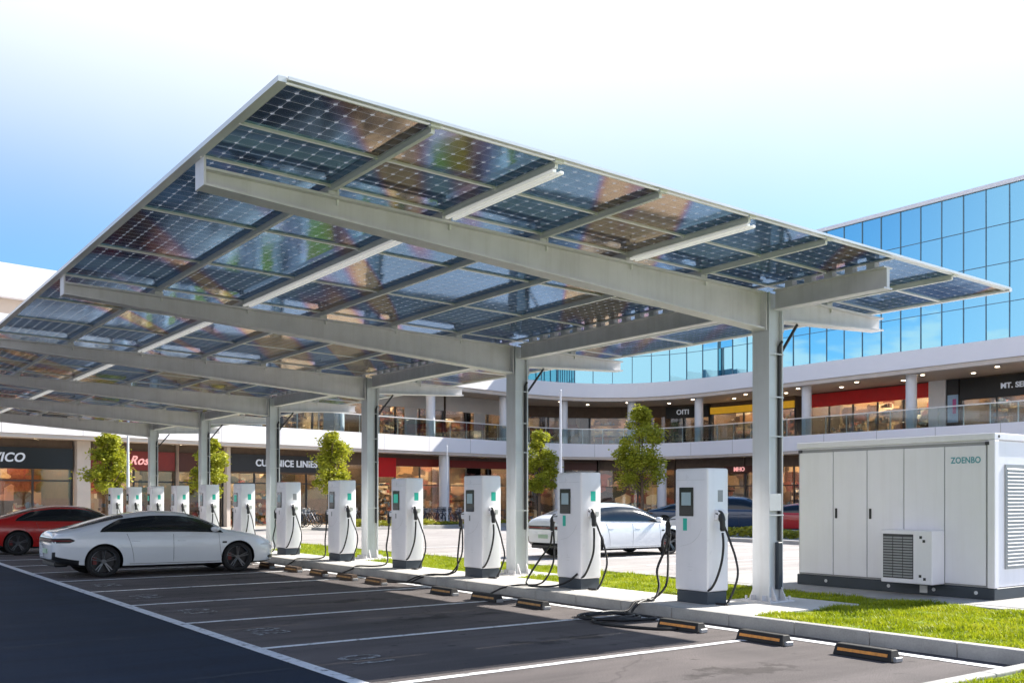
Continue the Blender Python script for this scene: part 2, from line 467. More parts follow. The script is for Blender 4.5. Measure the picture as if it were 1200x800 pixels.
def panel_mat():
    """bifacial module: dark square cells with clipped corners, bright gaps, glossy glass"""
    m, nt, b, out = new_mat('solar cells')
    co = geopos(nt)
    sp = nt.nodes.new('ShaderNodeSeparateXYZ'); nt.links.new(co, sp.inputs[0])
    def edge(o, p, x0):
        u = math_(nt, 'FRACT', math_(nt, 'DIVIDE', math_(nt, 'SUBTRACT', o, x0), p))
        return math_(nt, 'MULTIPLY', math_(nt, 'MINIMUM', u, math_(nt, 'SUBTRACT', 1.0, u)), p), u
    ex, ux = edge(sp.outputs[0], 0.1675, 3.01)
    ey, uy = edge(sp.outputs[1], 0.16667, 7.15)
    line = math_(nt, 'LESS_THAN', math_(nt, 'MINIMUM', ex, ey), 0.0024)
    dia = math_(nt, 'LESS_THAN', math_(nt, 'ADD', ex, ey), 0.024)
    gap = math_(nt, 'MAXIMUM', line, dia)
    # fine busbars
    bus = math_(nt, 'LESS_THAN', math_(nt, 'ABSOLUTE', math_(nt, 'SUBTRACT', math_(nt, 'FRACT', math_(nt, 'MULTIPLY', ux, 4.0)), 0.5)), 0.03)
    f = noise(nt, 0.9, 3, 0.5, co)
    cell = ramp(nt, f, [(0.3, (0.020, 0.024, 0.036)), (0.7, (0.034, 0.040, 0.056))])
    cell = mixc(nt, math_(nt, 'MULTIPLY', bus, 0.35), cell, (0.25, 0.26, 0.28))
    c = mixc(nt, gap, cell, (0.40, 0.42, 0.44))
    nt.links.new(c, b.inputs['Base Color'])
    b.inputs['Roughness'].default_value = 0.09
    b.inputs['IOR'].default_value = 4.6
    # coloured reflection streaks put in as bands of varying thin-film thickness
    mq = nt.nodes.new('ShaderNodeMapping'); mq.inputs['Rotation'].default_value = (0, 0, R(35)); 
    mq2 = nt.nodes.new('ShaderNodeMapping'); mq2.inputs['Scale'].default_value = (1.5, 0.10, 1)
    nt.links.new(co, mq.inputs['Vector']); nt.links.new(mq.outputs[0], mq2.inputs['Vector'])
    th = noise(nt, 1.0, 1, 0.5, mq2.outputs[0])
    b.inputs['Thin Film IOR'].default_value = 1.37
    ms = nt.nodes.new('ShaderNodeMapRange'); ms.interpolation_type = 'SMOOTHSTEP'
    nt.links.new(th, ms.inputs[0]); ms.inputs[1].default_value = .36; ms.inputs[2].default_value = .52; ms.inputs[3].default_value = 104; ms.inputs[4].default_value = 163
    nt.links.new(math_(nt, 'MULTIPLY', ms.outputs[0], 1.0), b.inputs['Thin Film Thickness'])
    # glass is never flat: slow warp pulls reflections into streaks
    mp = nt.nodes.new('ShaderNodeMapping'); mp.inputs['Scale'].default_value = (2.6, 1.0, 1); mp.inputs['Rotation'].default_value = (0, 0, R(35))
    nt.links.new(co, mp.inputs['Vector'])
    bn = nt.nodes.new('ShaderNodeBump'); bn.inputs['Strength'].default_value = 0.12; bn.inputs['Distance'].default_value = 0.02
    nt.links.new(noise(nt, 1.3, 2, 0.5, mp.outputs[0]), bn.inputs['Height'])
    nt.links.new(bn.outputs[0], b.inputs['Normal'])
    tr = nt.nodes.new('ShaderNodeBsdfTransparent'); tr.inputs[0].default_value = (0.95, 0.97, 1, 1)
    tl = nt.nodes.new('ShaderNodeBsdfTranslucent'); tl.inputs[0].default_value = (0.8, 0.82, 0.85, 1)
    m1 = nt.nodes.new('ShaderNodeMixShader')
    nt.links.new(math_(nt, 'MULTIPLY', gap, 0.35), m1.inputs[0])
    nt.links.new(b.outputs[0], m1.inputs[1]); nt.links.new(tl.outputs[0], m1.inputs[2])
    m2 = nt.nodes.new('ShaderNodeMixShader')
    nt.links.new(math_(nt, 'MULTIPLY_ADD', gap, 0.25, 0.075), m2.inputs[0])
    nt.links.new(m1.outputs[0], m2.inputs[1]); nt.links.new(tr.outputs[0], m2.inputs[2])
    nt.links.new(m2.outputs[0], out.inputs[0])
    return m
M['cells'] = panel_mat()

def curtain_mat():
    m, nt, b, out = new_mat('blue mirror glass')
    nt.nodes.remove(b)
    g = nt.nodes.new('ShaderNodeBsdfGlossy'); g.inputs[0].default_value = (0.36, 0.70, 0.80, 1); g.inputs['Roughness'].default_value = 0.015
    d = nt.nodes.new('ShaderNodeBsdfPrincipled'); d.inputs['Base Color'].default_value = (0.015, 0.05, 0.08, 1); d.inputs['Roughness'].default_value = 0.1
    mx = nt.nodes.new('ShaderNodeMixShader'); mx.inputs[0].default_value = 0.22
    nt.links.new(g.outputs[0], mx.inputs[1]); nt.links.new(d.outputs[0], mx.inputs[2])
    nt.links.new(mx.outputs[0], out.inputs[0])
    return m
M['curtain'] = curtain_mat()

# ------------------------------------------------------------------ camera
A_C = Vector((0.811, -0.585))      # image right, in plan
A_F = Vector((0.585, 0.811))       # forward, in plan
FPX = 1153.0
def px_of(x, y):
    lat = A_C.x * x + A_C.y * y; dep = A_F.x * x + A_F.y * y
    return 600 + FPX * lat / dep
cam = bpy.data.cameras.new('camera'); cam_o = bpy.data.objects.new('camera', cam)
COL.objects.link(cam_o)
cam_o.location = (0, 0, 1.6)
cam_o.rotation_euler = (R(90), 0, -math.atan2(0.585, 0.811))
cam.sensor_width = 36; cam.lens = 36 * FPX / 1200.0
cam.shift_y = 183.0 / 1200.0
cam.clip_end = 6000; cam.clip_start = 0.05
scene.camera = cam_o

# ------------------------------------------------------------------ light
SUN = Vector((5.7, -0.55, 4.5)).normalized()
elev = math.asin(SUN.z); az = math.atan2(SUN.x, SUN.y)
sl = bpy.data.lights.new('sun', 'SUN'); sl.energy = 4.9; sl.angle = R(0.53); sl.color = (1.0, 0.945, 0.86)
so = bpy.data.objects.new('sun', sl); COL.objects.link(so)
so.rotation_euler = SUN.to_track_quat('Z', 'Y').to_euler()
so.location = (30, -3, 40)

w = bpy.data.worlds.new('World'); scene.world = w; w.use_nodes = True
nt = w.node_tree
bg = nt.nodes['Background']; wo = nt.nodes['World Output']
sky = nt.nodes.new('ShaderNodeTexSky'); sky.sky_type = 'NISHITA'; sky.sun_disc = False
sky.sun_elevation = elev; sky.sun_rotation = az; sky.altitude = 0
sky.air_density = 1.1; sky.dust_density = 0.4; sky.ozone_density = 2.0
bg.inputs['Strength'].default_value = 0.074
nt.links.new(mixc(nt, 1.0, sky.outputs[0], (0.60, 0.89, 1.16), 'MULTIPLY'), bg.inputs['Color'])
# thin bright cloud veil high in the sky, towards the sun; low cumulus on the other side
tc = nt.nodes.new('ShaderNodeTexCoord')
sx = nt.nodes.new('ShaderNodeSeparateXYZ'); nt.links.new(tc.outputs['Generated'], sx.inputs[0])
def sstep(v, a, b_):
    mr = nt.nodes.new('ShaderNodeMapRange'); mr.interpolation_type = 'SMOOTHSTEP'
    nt.links.new(v, mr.inputs[0]); mr.inputs[1].default_value = a; mr.inputs[2].default_value = b_
    mr.inputs[3].default_value = 0; mr.inputs[4].default_value = 1
    return mr.outputs[0]
cn = noise(nt, 2.0, 5, 0.55, tc.outputs['Generated'])
zz = math_(nt, 'MULTIPLY_ADD', cn, 0.05, sx.outputs[2])
# veil edge sinks towards the sun's side (dot of direction with the sun's azimuth)
dotp = math_(nt, 'ADD', math_(nt, 'MULTIPLY', sx.outputs[0], math.sin(az)), math_(nt, 'MULTIPLY', sx.outputs[1], math.cos(az)))
zz = math_(nt, 'MULTIPLY_ADD', dotp, 0.045, zz)
veil = math_(nt, 'MULTIPLY', sstep(zz, 0.20, 0.56), math_(nt, 'SUBTRACT', 1.0, sstep(sx.outputs[2], 0.55, 0.85)))
side = sstep(math_(nt, 'ADD', math_(nt, 'MULTIPLY', sx.outputs[0], A_F.x), math_(nt, 'MULTIPLY', sx.outputs[1], A_F.y)), -0.1, 0.35)
veil = math_(nt, 'MULTIPLY', veil, side)
# cumulus bank low on the -X side
mpc = nt.nodes.new('ShaderNodeMapping'); mpc.inputs['Scale'].default_value = (2.2, 2.2, 7.0)
nt.links.new(tc.outputs['Generated'], mpc.inputs['Vector'])
cnz = noise(nt, 1.6, 6, 0.55, mpc.outputs[0], 0.3)
cum = sstep(math_(nt, 'ADD', cnz, math_(nt, 'MULTIPLY', math_(nt, 'SUBTRACT', 0.175, sx.outputs[2]), 3.0)), 0.48, 0.54)
cum = math_(nt, 'MULTIPLY', cum, sstep(math_(nt, 'MULTIPLY', sx.outputs[0], -1.0), 0.0, 0.3))
# unseen bright cloud bank, added behind the viewer to fill shaded faces
back = sstep(math_(nt, 'ADD', math_(nt, 'MULTIPLY', sx.outputs[0], -0.75), math_(nt, 'MULTIPLY', sx.outputs[1], -0.66)), 0.15, 0.55)
back = math_(nt, 'MULTIPLY', back, sstep(math_(nt, 'MULTIPLY_ADD', cnz, 0.5, math_(nt, 'MULTIPLY', sx.outputs[2], -1.0)), -0.35, -0.15))
cum = math_(nt, 'MAXIMUM', cum, back)
bg2 = nt.nodes.new('ShaderNodeBackground'); bg2.inputs['Color'].default_value = (0.94, 0.965, 1.06, 1); bg2.inputs['Strength'].default_value = 0.55
mxs = nt.nodes.new('ShaderNodeMixShader')
nt.links.new(math_(nt, 'MAXIMUM', veil, cum), mxs.inputs[0])
nt.links.new(bg.outputs[0], mxs.inputs[1]); nt.links.new(bg2.outputs[0], mxs.inputs[2])
nt.links.new(mxs.outputs[0], wo.inputs['Surface'])

vs = scene.view_settings
vs.view_transform = 'Standard'; vs.look = 'None'; vs.exposure = 1.32; vs.gamma = 1.0; vs.use_curve_mapping = False
scene.render.engine = 'CYCLES'

# ------------------------------------------------------------------ ground, roads, kerbs
structure(MB().quad((-1500, -1500, -0.01), (1500, -1500, -0.01), (1500, 1500, -0.01), (-1500, 1500, -0.01)), 'ground', M['ground'])
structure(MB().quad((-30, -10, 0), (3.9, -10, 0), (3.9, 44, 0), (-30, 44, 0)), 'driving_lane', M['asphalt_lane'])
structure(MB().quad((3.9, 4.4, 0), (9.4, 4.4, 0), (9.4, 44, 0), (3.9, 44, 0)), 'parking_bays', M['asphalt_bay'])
structure(MB().quad((13.0, -10, 0), (46, -10, 0), (46, 44, 0), (13.0, 44, 0)), 'road', M['road'])
# painted lines
ml = MB()
ml.box(3.83, 3.97, 7.40, 43, 0.004, 0.006)
structure(ml, 'lane_edge_line', M['wline'])
ml = MB()
BAYS = [7.45 + 2.565 * k for k in range(14)]
for i, y in enumerate(BAYS):
    ml.box(3.975, 9.02, y - 0.05, y + 0.05, 0.004, 0.006)
ml.box(9.06, 9.2, 4.5, 43, 0.004, 0.006)
structure(ml, 'bay_lines', M['wline'])
for i, y in enumerate(BAYS[:6]):
    t = text_mesh('bay_number', '%02d' % (i + 1), 0.62, Matrix.Translation((4.5, y + 1.28, 0.005)) @ Matrix.Rotation(R(-90), 4, 'Z'), M['worn'], extrude=0.0006, bold=0.01)
    tag(t, kind='structure')
# lines on the road beyond the island
ml = MB()
for y in (17.0, 19.45, 22.2, 24.8, 27.4): ml.box(16.2, 21.2, y - .05, y + .05, 0.004, 0.006)
ml.box(25.9, 26.05, -5, 40, 0.004, 0.006)
structure(ml, 'road_lines', M['line'])

# kerb stones
def kerb_run(x0, x1, y0, y1, along, step=1.0, h=0.15, name='kerb'):
    mb = MB()
    a0, a1 = (y0, y1) if along == 'y' else (x0, x1)
    a = a0
    while a < a1 - 1e-3:
        b = min(a + step, a1)
        if along == 'y': mb.box(x0, x1, a + .004, b - .004, -0.05, h)
        else: mb.box(a + .004, b - .004, y0, y1, -0.05, h)
        a = b
    return structure(mb, name, M['kerb'], bevel=0.012, segs=2)
kerb_run(9.4, 9.54, 4.40, 44, 'y')
kerb_run(-4, 9.54, 4.25, 4.39, 'x')
kerb_run(13.0, 13.14, 12.6, 44, 'y')
mb = MB()
mb.box(9.545, 10.62, 8.15, 44, -0.05, 0.146)
structure(mb, 'concrete_island', M['island'])
mb = MB()
for k in range(6):
    y = 9.15 + 6 * k
    mb.box(10.624, 11.75, y - (1.0 if k == 0 else .45), y + .45, -0.05, 0.149)
structure(mb, 'column_footing_slab', M['island'], bevel=0.01)
mb = MB()
mb.box(9.545, 12.9, -4, 8.146, -0.05, 0.12)
mb.box(10.624, 12.99, 8.15, 44, -0.05, 0.118)
mb.box(-4, 9.545, -4, 4.245, -0.05, 0.119)
structure(mb, 'lawn_soil', M['turf'])
mb = MB(); mb.box(13.02, 18.5, 3.5, 12.5, -0.05, 0.15); mb.box(12.75, 13.015, 5.2, 11.6, -0.05, 0.147)
structure(mb, 'container_pad', M['pad'], bevel=0.01)

def grass(name, areas, seed):
    rng = np.random.default_rng(seed)
    V = []; F = []
    base = 0
    for (x0, x1, y0, y1, dens, h, excl) in areas:
        n = int((x1 - x0) * (y1 - y0) * dens)
        P = rng.uniform((x0, y0), (x1, y1), (n, 2))
        for (a, b, c, d) in excl:
            P = P[~((P[:, 0] > a) & (P[:, 0] < b) & (P[:, 1] > c) & (P[:, 1] < d))]
        n = len(P)
        clump = 0.75 + 0.5 * np.sin(P[:, 0] * 5.1 + 1.7 * np.sin(P[:, 1] * 3.3)) * np.sin(P[:, 1] * 4.3 + P[:, 0])
        hh = h * rng.uniform(0.55, 1.25, n) * clump
        ang = rng.uniform(0, 2 * np.pi, n); lean = rng.uniform(0.1, 0.8, n) * hh
        la = rng.uniform(0, 2 * np.pi, n); wd = rng.uniform(0.004, 0.008, n)
        z = 0.11
        ax = np.cos(ang) * wd; ay = np.sin(ang) * wd
        v = np.empty((n, 5, 3))
        mx = P[:, 0] + np.cos(la) * lean * .35; my = P[:, 1] + np.sin(la) * lean * .35
        v[:, 0] = np.stack([P[:, 0] - ax, P[:, 1] - ay, np.full(n, z)], 1)
        v[:, 1] = np.stack([P[:, 0] + ax, P[:, 1] + ay, np.full(n, z)], 1)
        v[:, 2] = np.stack([mx + ax * .8, my + ay * .8, z + hh * .6], 1)
        v[:, 3] = np.stack([mx - ax * .8, my - ay * .8, z + hh * .6], 1)
        v[:, 4] = np.stack([P[:, 0] + np.cos(la) * lean, P[:, 1] + np.sin(la) * lean, z + hh], 1)
        V.append(v.reshape(-1, 3))
        idx = base + 5 * np.arange(n)
        F += [(i, i + 1, i + 2, i + 3) for i in idx.tolist()]
        F += [(i + 3, i + 2, i + 4) for i in idx.tolist()]
        base += 5 * n
    me = bpy.data.meshes.new(name)
    me.from_pydata(np.concatenate(V).tolist(), [], F)
    me.materials.append(M['grass'])
    o = bpy.data.objects.new(name, me); COL.objects.link(o)
    return tag(o, 'short bright green lawn grass on the island and in the corner bed', 'grass', kind='stuff')
pads = [(10.6, 11.77, 9.15 + 6 * k - .46, 9.15 + 6 * k + .46) for k in range(6)] + [(10.6, 11.77, 8.1, 9.2), (12.73, 13.1, 5.18, 11.62)]
grass('grass', [(9.56, 12.95, 4.0, 8.14, 3600, .075, pads), (5.5, 9.5, 2.0, 4.22, 3600, .07, []), (9.5, 12.9, 1.0, 4.0, 2200, .07, []),
                (10.64, 12.98, 8.16, 20, 1700, .07, pads), (10.64, 12.98, 20, 42, 700, .08, pads)], 3)

# ------------------------------------------------------------------ solar canopy
PX = [3.01 + 1.34 * k for k in range(9)]             # 3.01 .. 13.73
PY = [7.15, 8.15] + [9.15 + 2.0 * k for k in range(17)]   # .. 41.15
def pz(x): return 4.80 - 0.0252 * (x - 3.01)         # underside of the modules
COLX = 11.05
COLY = [9.15 + 6 * k for k in range(6)]
canopy = thing('solar_canopy', 'long grey steel carport canopy roofed with solar panels over the charging bays', 'solar canopy', (COLX, COLY[0], 0.15))
SW = 0.075
for y in COLY:
    # tapered main beam (box-like I section): left arm and short right arm
    mb = MB()
    def sect(x, d):
        zt = pz(x) - 0.135
        return zt, zt - d
    def arm(xa, da, xb, db):
        ta, ba = sect(xa, da); tb, bb = sect(xb, db)
        w = 0.03
        mb.hexa([(xa, y - w, ba), (xb, y - w, bb), (xb, y + w, bb), (xa, y + w, ba), (xa, y - w, ta), (xb, y - w, tb), (xb, y + w, tb), (xa, y + w, ta)])
        W = 0.11; t = 0.022
        for (za, zb) in ((ta, tb), (ba, bb)):
            mb.hexa([(xa, y - W, za - t), (xb, y - W, zb - t), (xb, y + W, zb - t), (xa, y + W, za - t), (xa, y - W, za + .003), (xb, y - W, zb + .003), (xb, y + W, zb + .003), (xa, y + W, za + .003)])
    arm(3.03, 0.15, COLX - .17, 0.50)
    arm(COLX + .17, 0.34, 13.66, 0.18)
    ta, ba = sect(3.03, 0.15)
    mb.box(3.005, 3.028, y - .12, y + .12, ba - .025, ta + .09)     # end plate
    for xs in (COLX - .19, COLX + .172):
        mb.box(xs, xs + .018, y - .13, y + .13, 3.93, pz(COLX) - .14)
    mb.build('cross_beam', M['steel'], canopy)
    # column
    mb = MB()
    zt = pz(COLX) - 0.135
    c = COLX
    mb.box(c - .15, c - .126, y - .15, y + .15, .17, zt)
    mb.box(c + .126, c + .15, y - .15, y + .15, .17, zt)
    mb.box(c - .1255, c + .1255, y - .10, y + .10, .17, zt - .002)
    col_o = mb.build('column', M['column'], canopy, bevel=0.004)
    mb = MB()
    mb.box(c - .26, c + .26, y - .26, y + .26, .146, .172)
    for sx_ in (-1, 1):
        for sy_ in (-1, 1):
            # gusset fins
            mb.prism([(c + sx_ * .15, y + sy_ * .09), (c + sx_ * .25, y + sy_ * .09), (c + sx_ * .25, y + sy_ * .105), (c + sx_ * .15, y + sy_ * .105)], .17, .24)
            mb.hexa([(c + sx_ * .09, y + sy_ * .15, .17), (c + sx_ * .105, y + sy_ * .15, .17), (c + sx_ * .105, y + sy_ * .25, .17), (c + sx_ * .09, y + sy_ * .25, .17),
                     (c + sx_ * .09, y + sy_ * .15, .36), (c + sx_ * .105, y + sy_ * .15, .36), (c + sx_ * .105, y + sy_ * .16, .36), (c + sx_ * .09, y + sy_ * .16, .36)])
            mb.tube([(c + sx_ * .21, y + sy_ * .21, .17), (c + sx_ * .21, y + sy_ * .21, .225)], .018, 6)
    mb.build('base_plate', M['steel'], col_o)
    # conduit with clips and the dark brace rod on the +X side
    mb = MB()
    mb.tube([(c + .095, y - .122, 1.0), (c + .095, y - .122, 3.72), (c + .12, y - .16, 3.8)], .021, 8)
    mb.tube([(c + .17, y - .02, 3.55), (c + .62, y - .02, pz(c) - .5)], .022, 8)
    mb.build('conduit', M['black'], col_o)
    for z in (1.35, 2.45, 3.0, 3.6):
        MB().box(c - .155, c + .155, y - .156, y - .151, z, z + .018).build('clip_band', M['lgrey'], col_o)
y = COLY[0]
col0 = [o for o in canopy.children if o.name.startswith('column')][0]
MB().box(COLX - .152, COLX + .10, y - .158, y - .151, 1.42, 1.66).build('notice_sticker', M['lgrey'], col0, label='pale rectangular notice on the near column')
MB().box(COLX + .03, COLX + .122, y - .165, y - .101, .32, .98).build('switch_box', M['cont_dark'], col0, bevel=.008)

# purlins (along the row) on stub posts
for k, x in enumerate(PX):
    if k == 0 or k == 8: continue
    mb = MB()
    lit = k in (2,)
    zt = pz(x) - 0.012
    a, b = 7.18, 41.1
    if k == 6:
        continue
    mb.box(x - .018, x + .018, a, b, zt - .055, zt)
    mb.box(x - .030, x + .012, a, b, zt - .063, zt - .0555)
    for y in COLY:
        mb.box(x - .06, x + .06, y - .05, y + .05, zt - .125, zt - .064)
        mb.box(x + .03, x + .05, y - .06, y + .06, zt - .2, zt - .01)
    for j in range(len(PY) - 1):
        mb.box(x - .05, x + .05, PY[j] - .02, PY[j] + .02, zt - .02, zt + .004)
    mb.build('purlin', M['purlin'], canopy)
# cable trays / rails, white, twin, with a glow added to brighten them
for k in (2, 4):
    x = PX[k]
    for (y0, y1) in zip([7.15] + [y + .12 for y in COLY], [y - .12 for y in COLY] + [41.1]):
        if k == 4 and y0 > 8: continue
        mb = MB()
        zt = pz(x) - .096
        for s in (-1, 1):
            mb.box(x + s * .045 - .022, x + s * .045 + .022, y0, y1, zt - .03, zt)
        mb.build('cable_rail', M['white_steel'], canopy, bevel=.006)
# deep edge beam along the column line
yy = [7.25] + COLY + [41.0]
for y0, y1 in zip(yy[:-1], yy[1:]):
    mb = MB()
    zt = pz(COLX) - .02
    a = y0 + (.16 if y0 in COLY else 0); b = y1 - (.16 if y1 in COLY else 0)
    mb.box(COLX - .03, COLX + .03, a, b, zt - .34, zt - .1)
    mb.box(COLX - .09, COLX + .09, a, b, zt - .36, zt - .341)
    mb.box(COLX - .09, COLX + .09, a, b, zt - .1, zt - .082)
    n = int((b - a) / .32)
    for i in range(n):
        yq = a + .16 + i * .32
        mb.box(COLX - .05, COLX + .05, yq, yq + .12, zt - .081, zt)
    mb.build('edge_beam', M['steel'], canopy)
# outer frame of the roof
for x, s in ((PX[0] - .04, -1), (PX[8] + .04, 1)):
    mb = MB()
    mb.box(x - .035, x + .035, 7.11, 41.2, pz(x) - .03, pz(x) + .014)
    mb.build('side_edge_trim', M['alu'], canopy)
for y in (7.11, 41.19):
    mb = MB()
    mb.hexa([(3.01, y - .025, pz(3.01) - .012), (13.73, y - .025, pz(13.73) - .012), (13.73, y + .025, pz(13.73) - .012), (3.01, y + .025, pz(3.01) - .012),
             (3.01, y - .025, pz(3.01) + .014), (13.73, y - .025, pz(13.73) + .014), (13.73, y + .025, pz(13.73) + .014), (3.01, y + .025, pz(3.01) + .014)])
    mb.build('front_edge_trim', M['alu'], canopy)
# modules: the hundred nearest as parts, the rest as one
panels = []
for j in range(len(PY) - 1):
    for i in range(len(PX) - 1):
        panels.append((PY[j], PX[i], PY[j + 1], PX[i + 1]))
panels.sort(key=lambda p: p[0] * 1.0 + abs(p[1] - 6) * 0.2)
def panel_into(mb, y0, x0, y1, x1):
    g = .006
    def P(x, y, d): return (x, y, pz(x) + d)
    a, b, c, d = x0 + g, x1 - g, y0 + g, y1 - g
    mb.hexa([P(a, c, 0), P(b, c, 0), P(b, d, 0), P(a, d, 0), P(a, c, .012), P(b, c, .012), P(b, d, .012), P(a, d, .012)], 0)
    t = .016
    for (xa, xb, ya, yb) in ((a, a + t, c, d), (b - t, b, c, d), (a + t, b - t, c, c + t), (a + t, b - t, d - t, d)):
        mb.hexa([P(xa, ya, -.02), P(xb, ya, -.02), P(xb, yb, -.02), P(xa, yb, -.02), P(xa, ya, -.001), P(xb, ya, -.001), P(xb, yb, -.001), P(xa, yb, -.001)], 1)
for k, p in enumerate(panels[:100]):
    mb = MB(); panel_into(mb, *p)
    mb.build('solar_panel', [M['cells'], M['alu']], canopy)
mb = MB()
for p in panels[100:]: panel_into(mb, *p)
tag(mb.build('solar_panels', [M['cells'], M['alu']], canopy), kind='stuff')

# ------------------------------------------------------------------ chargers
CH_Y = [9.6, 12.28, 15.07, 17.85, 20.9, 24.0, 27.15, 30.1, 33.0, 35.8, 38.6, 41.3]
CH_LABEL = [
    'white charging station nearest the camera, beside the near canopy column, cable coiled on the asphalt',
    'second white charging station from the right, in front of the parked white hatchback',
    'third white charging station from the right, just left of the second canopy column',
    'fourth white charging station from the right, green screen, just right of the third column',
    'fifth white charging station from the right, just left of the third canopy column',
    'sixth white charging station from the right, off the nose of the white sedan',
    'seventh white charging station from the right, left of the fourth canopy column',
    'eighth white charging station from the right, in line with the fifth canopy column',
    'ninth white charging station from the right, above the rear window of the white sedan',
    'tenth white charging station from the right, in line with the last canopy column',
    'third white charging station from the far left end of the row',
    'farthest white charging station, at the far left end of the row']
CH_LABEL[10] = 'eleventh white charging station from the right, second from the far end'

def charger(y, label, idx):
    x = 10.19
    t = thing('charging_station', label, 'EV charger', (x, y, 0.146), 0, 'EV charging stations along the island')
    def B(mb, name, mat, par, **k): return mb.build(name, mat, par, world=False, **k)
    hx, hy = .21, .31
    body = B(MB().box(-hx, hx, -hy, hy, .17, 1.86), 'cabinet', M['ch_white'], t, bevel=.03, segs=3, smooth=True)
    B(MB().box(-hx + .02, hx - .02, -hy + .02, hy - .02, 0, .168), 'plinth', M['ch_base'], t, bevel=.006)
    # seams and maker's plate low on the front
    mb = MB()
    mb.box(-hx - .0015, -hx + .001, -hy + .04, hy - .04, 1.70, 1.704)
    mb.box(-hx - .0015, -hx + .001, -.04, .06, .50, .503); mb.box(-hx - .0015, -hx + .001, -.02, .05, .455, .458)
    q = bez([(-hx - .0012, -.20, 1.03), (-hx - .0012, -.12, .91), (-hx - .0012, .02, .82), (-hx - .0012, .2, .78)], 6)
    mb.tube(q, .0022, 4)
    B(mb, 'panel_seam', M['lgrey'], body)
    s = B(MB().box(-hx - .016, -hx + .004, -.05, .215, 1.20, 1.60), 'screen', M['bez'], t, bevel=.012, segs=2)
    B(MB().box(-hx - .0185, -hx - .014, -.012, .165, 1.35, 1.53), 'display', M['screen_green'] if idx in (3, 6, 9) else M['screen'], s, bevel=.001)
    if idx in (0, 1):
        B(MB().box(-hx - .002, -hx + .001, .075, .15, 1.0, 1.17), 'front_sticker', M['green'], t)
    else:
        B(MB().box(-hx - .002, -hx + .001, .08, .12, 1.03, 1.13), 'front_sticker', M['grey'], t)
    B(MB().box(-.01, .09, -hy - .002, -hy + .001, 1.40, 1.56), 'side_sticker', M['grey'] if idx in (0, 5) else M['green'], t)
    # holsters
    for sgn in (-1, 1):
        h = MB()
        zt = 1.27 if sgn < 0 else 1.18
        yb = sgn * hy
        xo = -.10 if sgn > 0 else 0.0; ye = .09 if sgn > 0 else 0.0
        h.hexa([(-.09 + xo, yb, zt - .12), (.11 + xo, yb, zt - .12), (.11 + xo, yb + sgn * (.06 + ye * .6), zt - .12), (-.09 + xo, yb + sgn * (.06 + ye * .6), zt - .12),
                (-.07 + xo, yb, zt + .03), (.09 + xo, yb, zt + .03), (.10 + xo, yb + sgn * (.10 + ye * .6), zt - .02), (-.08 + xo, yb + sgn * (.10 + ye * .6), zt - .02)])
        ho = B(h, 'holster', M['ch_white'], t, bevel=.014, segs=2, smooth=True)
        g = MB()
        y1 = yb + sgn * (.075 + ye)
        g.tube(bez([(-.03 + xo, yb + sgn * .02, zt - .03), (-.035 + xo, y1, zt - .05), (-.04 + xo, y1 + sgn * .035, zt - .14), (-.04 + xo, y1 + sgn * .04, zt - .27)], 5),
               [.05] * 5 + [.047] * 5 + [.038] * 5 + [.026], 10)
        no = B(g, 'nozzle', M['black'], t, smooth=True)
    rc = random.Random(100 + idx)
    j = lambda a: rc.uniform(-a, a)
    cr = .017
    # side facing the camera: loop in to the cabinet foot and one to the ground
    p = [(-.04, -hy - .115, .98), (-.05, -hy - .13 + j(.01), .8), (-.08, -hy - .13 + j(.02), .58), (-.13, -hy - .09, .36), (-.165, -hy - .03, .23), (-.19, -hy + .02, .19)]
    B(MB().tube(bez(p, 6), cr, 8), 'cable', M['cable'], t, smooth='all')
    p = [(-.01, -hy - .09, 1.12), (.05, -hy - .15, .9), (.11 + j(.02), -hy - .22 + j(.03), .62), (.11, -hy - .25, .40), (.05, -hy - .21, .16), (.0, -hy - .16, .02), (-.08 + j(.05), -hy - .2 + j(.05), cr), (-.1, -hy - .05, cr)]
    B(MB().tube(bez(p, 6), cr * .9, 8), 'cable', M['cable'], t, smooth='all')
    # far side: drops, crosses and runs out over the kerb
    y0 = hy + .205
    gz = -.146 + cr
    if idx == 0:
        p = [(-.14, y0, .90), (-.145, y0 + .01, .82), (-.12, y0 + .10, .68), (-.20, y0 + .16, .42), (-.26, y0 + .06, .20), (-.42, y0 - .02, .04), (-.66, y0 - .05, .02), (-.84, y0 - .1, -.02), (-1.0, y0 - .18, gz + .01)]
        for k in range(19):
            a = .6 - 2 * math.pi * k / 8.0
            ra, rb_ = .42 + .05 * math.sin(k * 1.3), .30 + .05 * math.cos(k * 1.7)
            u, v = ra * math.cos(a), rb_ * math.sin(a)
            p.append((-1.42 + .811 * u + .585 * v - .012 * k, .08 - .585 * u + .811 * v + .01 * k, gz + .004 + .016 * (k % 8) / 8 + .012 * (k // 8)))
        p += [(-1.95, .05, gz + .01), (-2.02, -.3, gz), (-1.93, -.68, gz), (-1.78, -1.0, gz), (-1.62, -1.12, gz)]
        B(MB().tube(bez(p, 7), cr * 1.1, 8), 'cable', M['cable'], t, smooth='all')
        p = [(-.13, y0 - .02, .95), (-.06, y0 + .08, .72), (-.16, y0 - .02, .45), (-.28, y0 - .10, .22), (-.30, y0 + .05, .06), (-.55, y0 + .02, .02), (-.80, y0 - .02, .01), (-1.0, y0 - .06, gz + .03), (-1.3, y0 - .02, gz + .04), (-1.75, y0 - .1, gz + .03)]
        B(MB().tube(bez(p, 7), cr, 8), 'cable', M['cable'], t, smooth='all')
    elif idx in (1, 2):
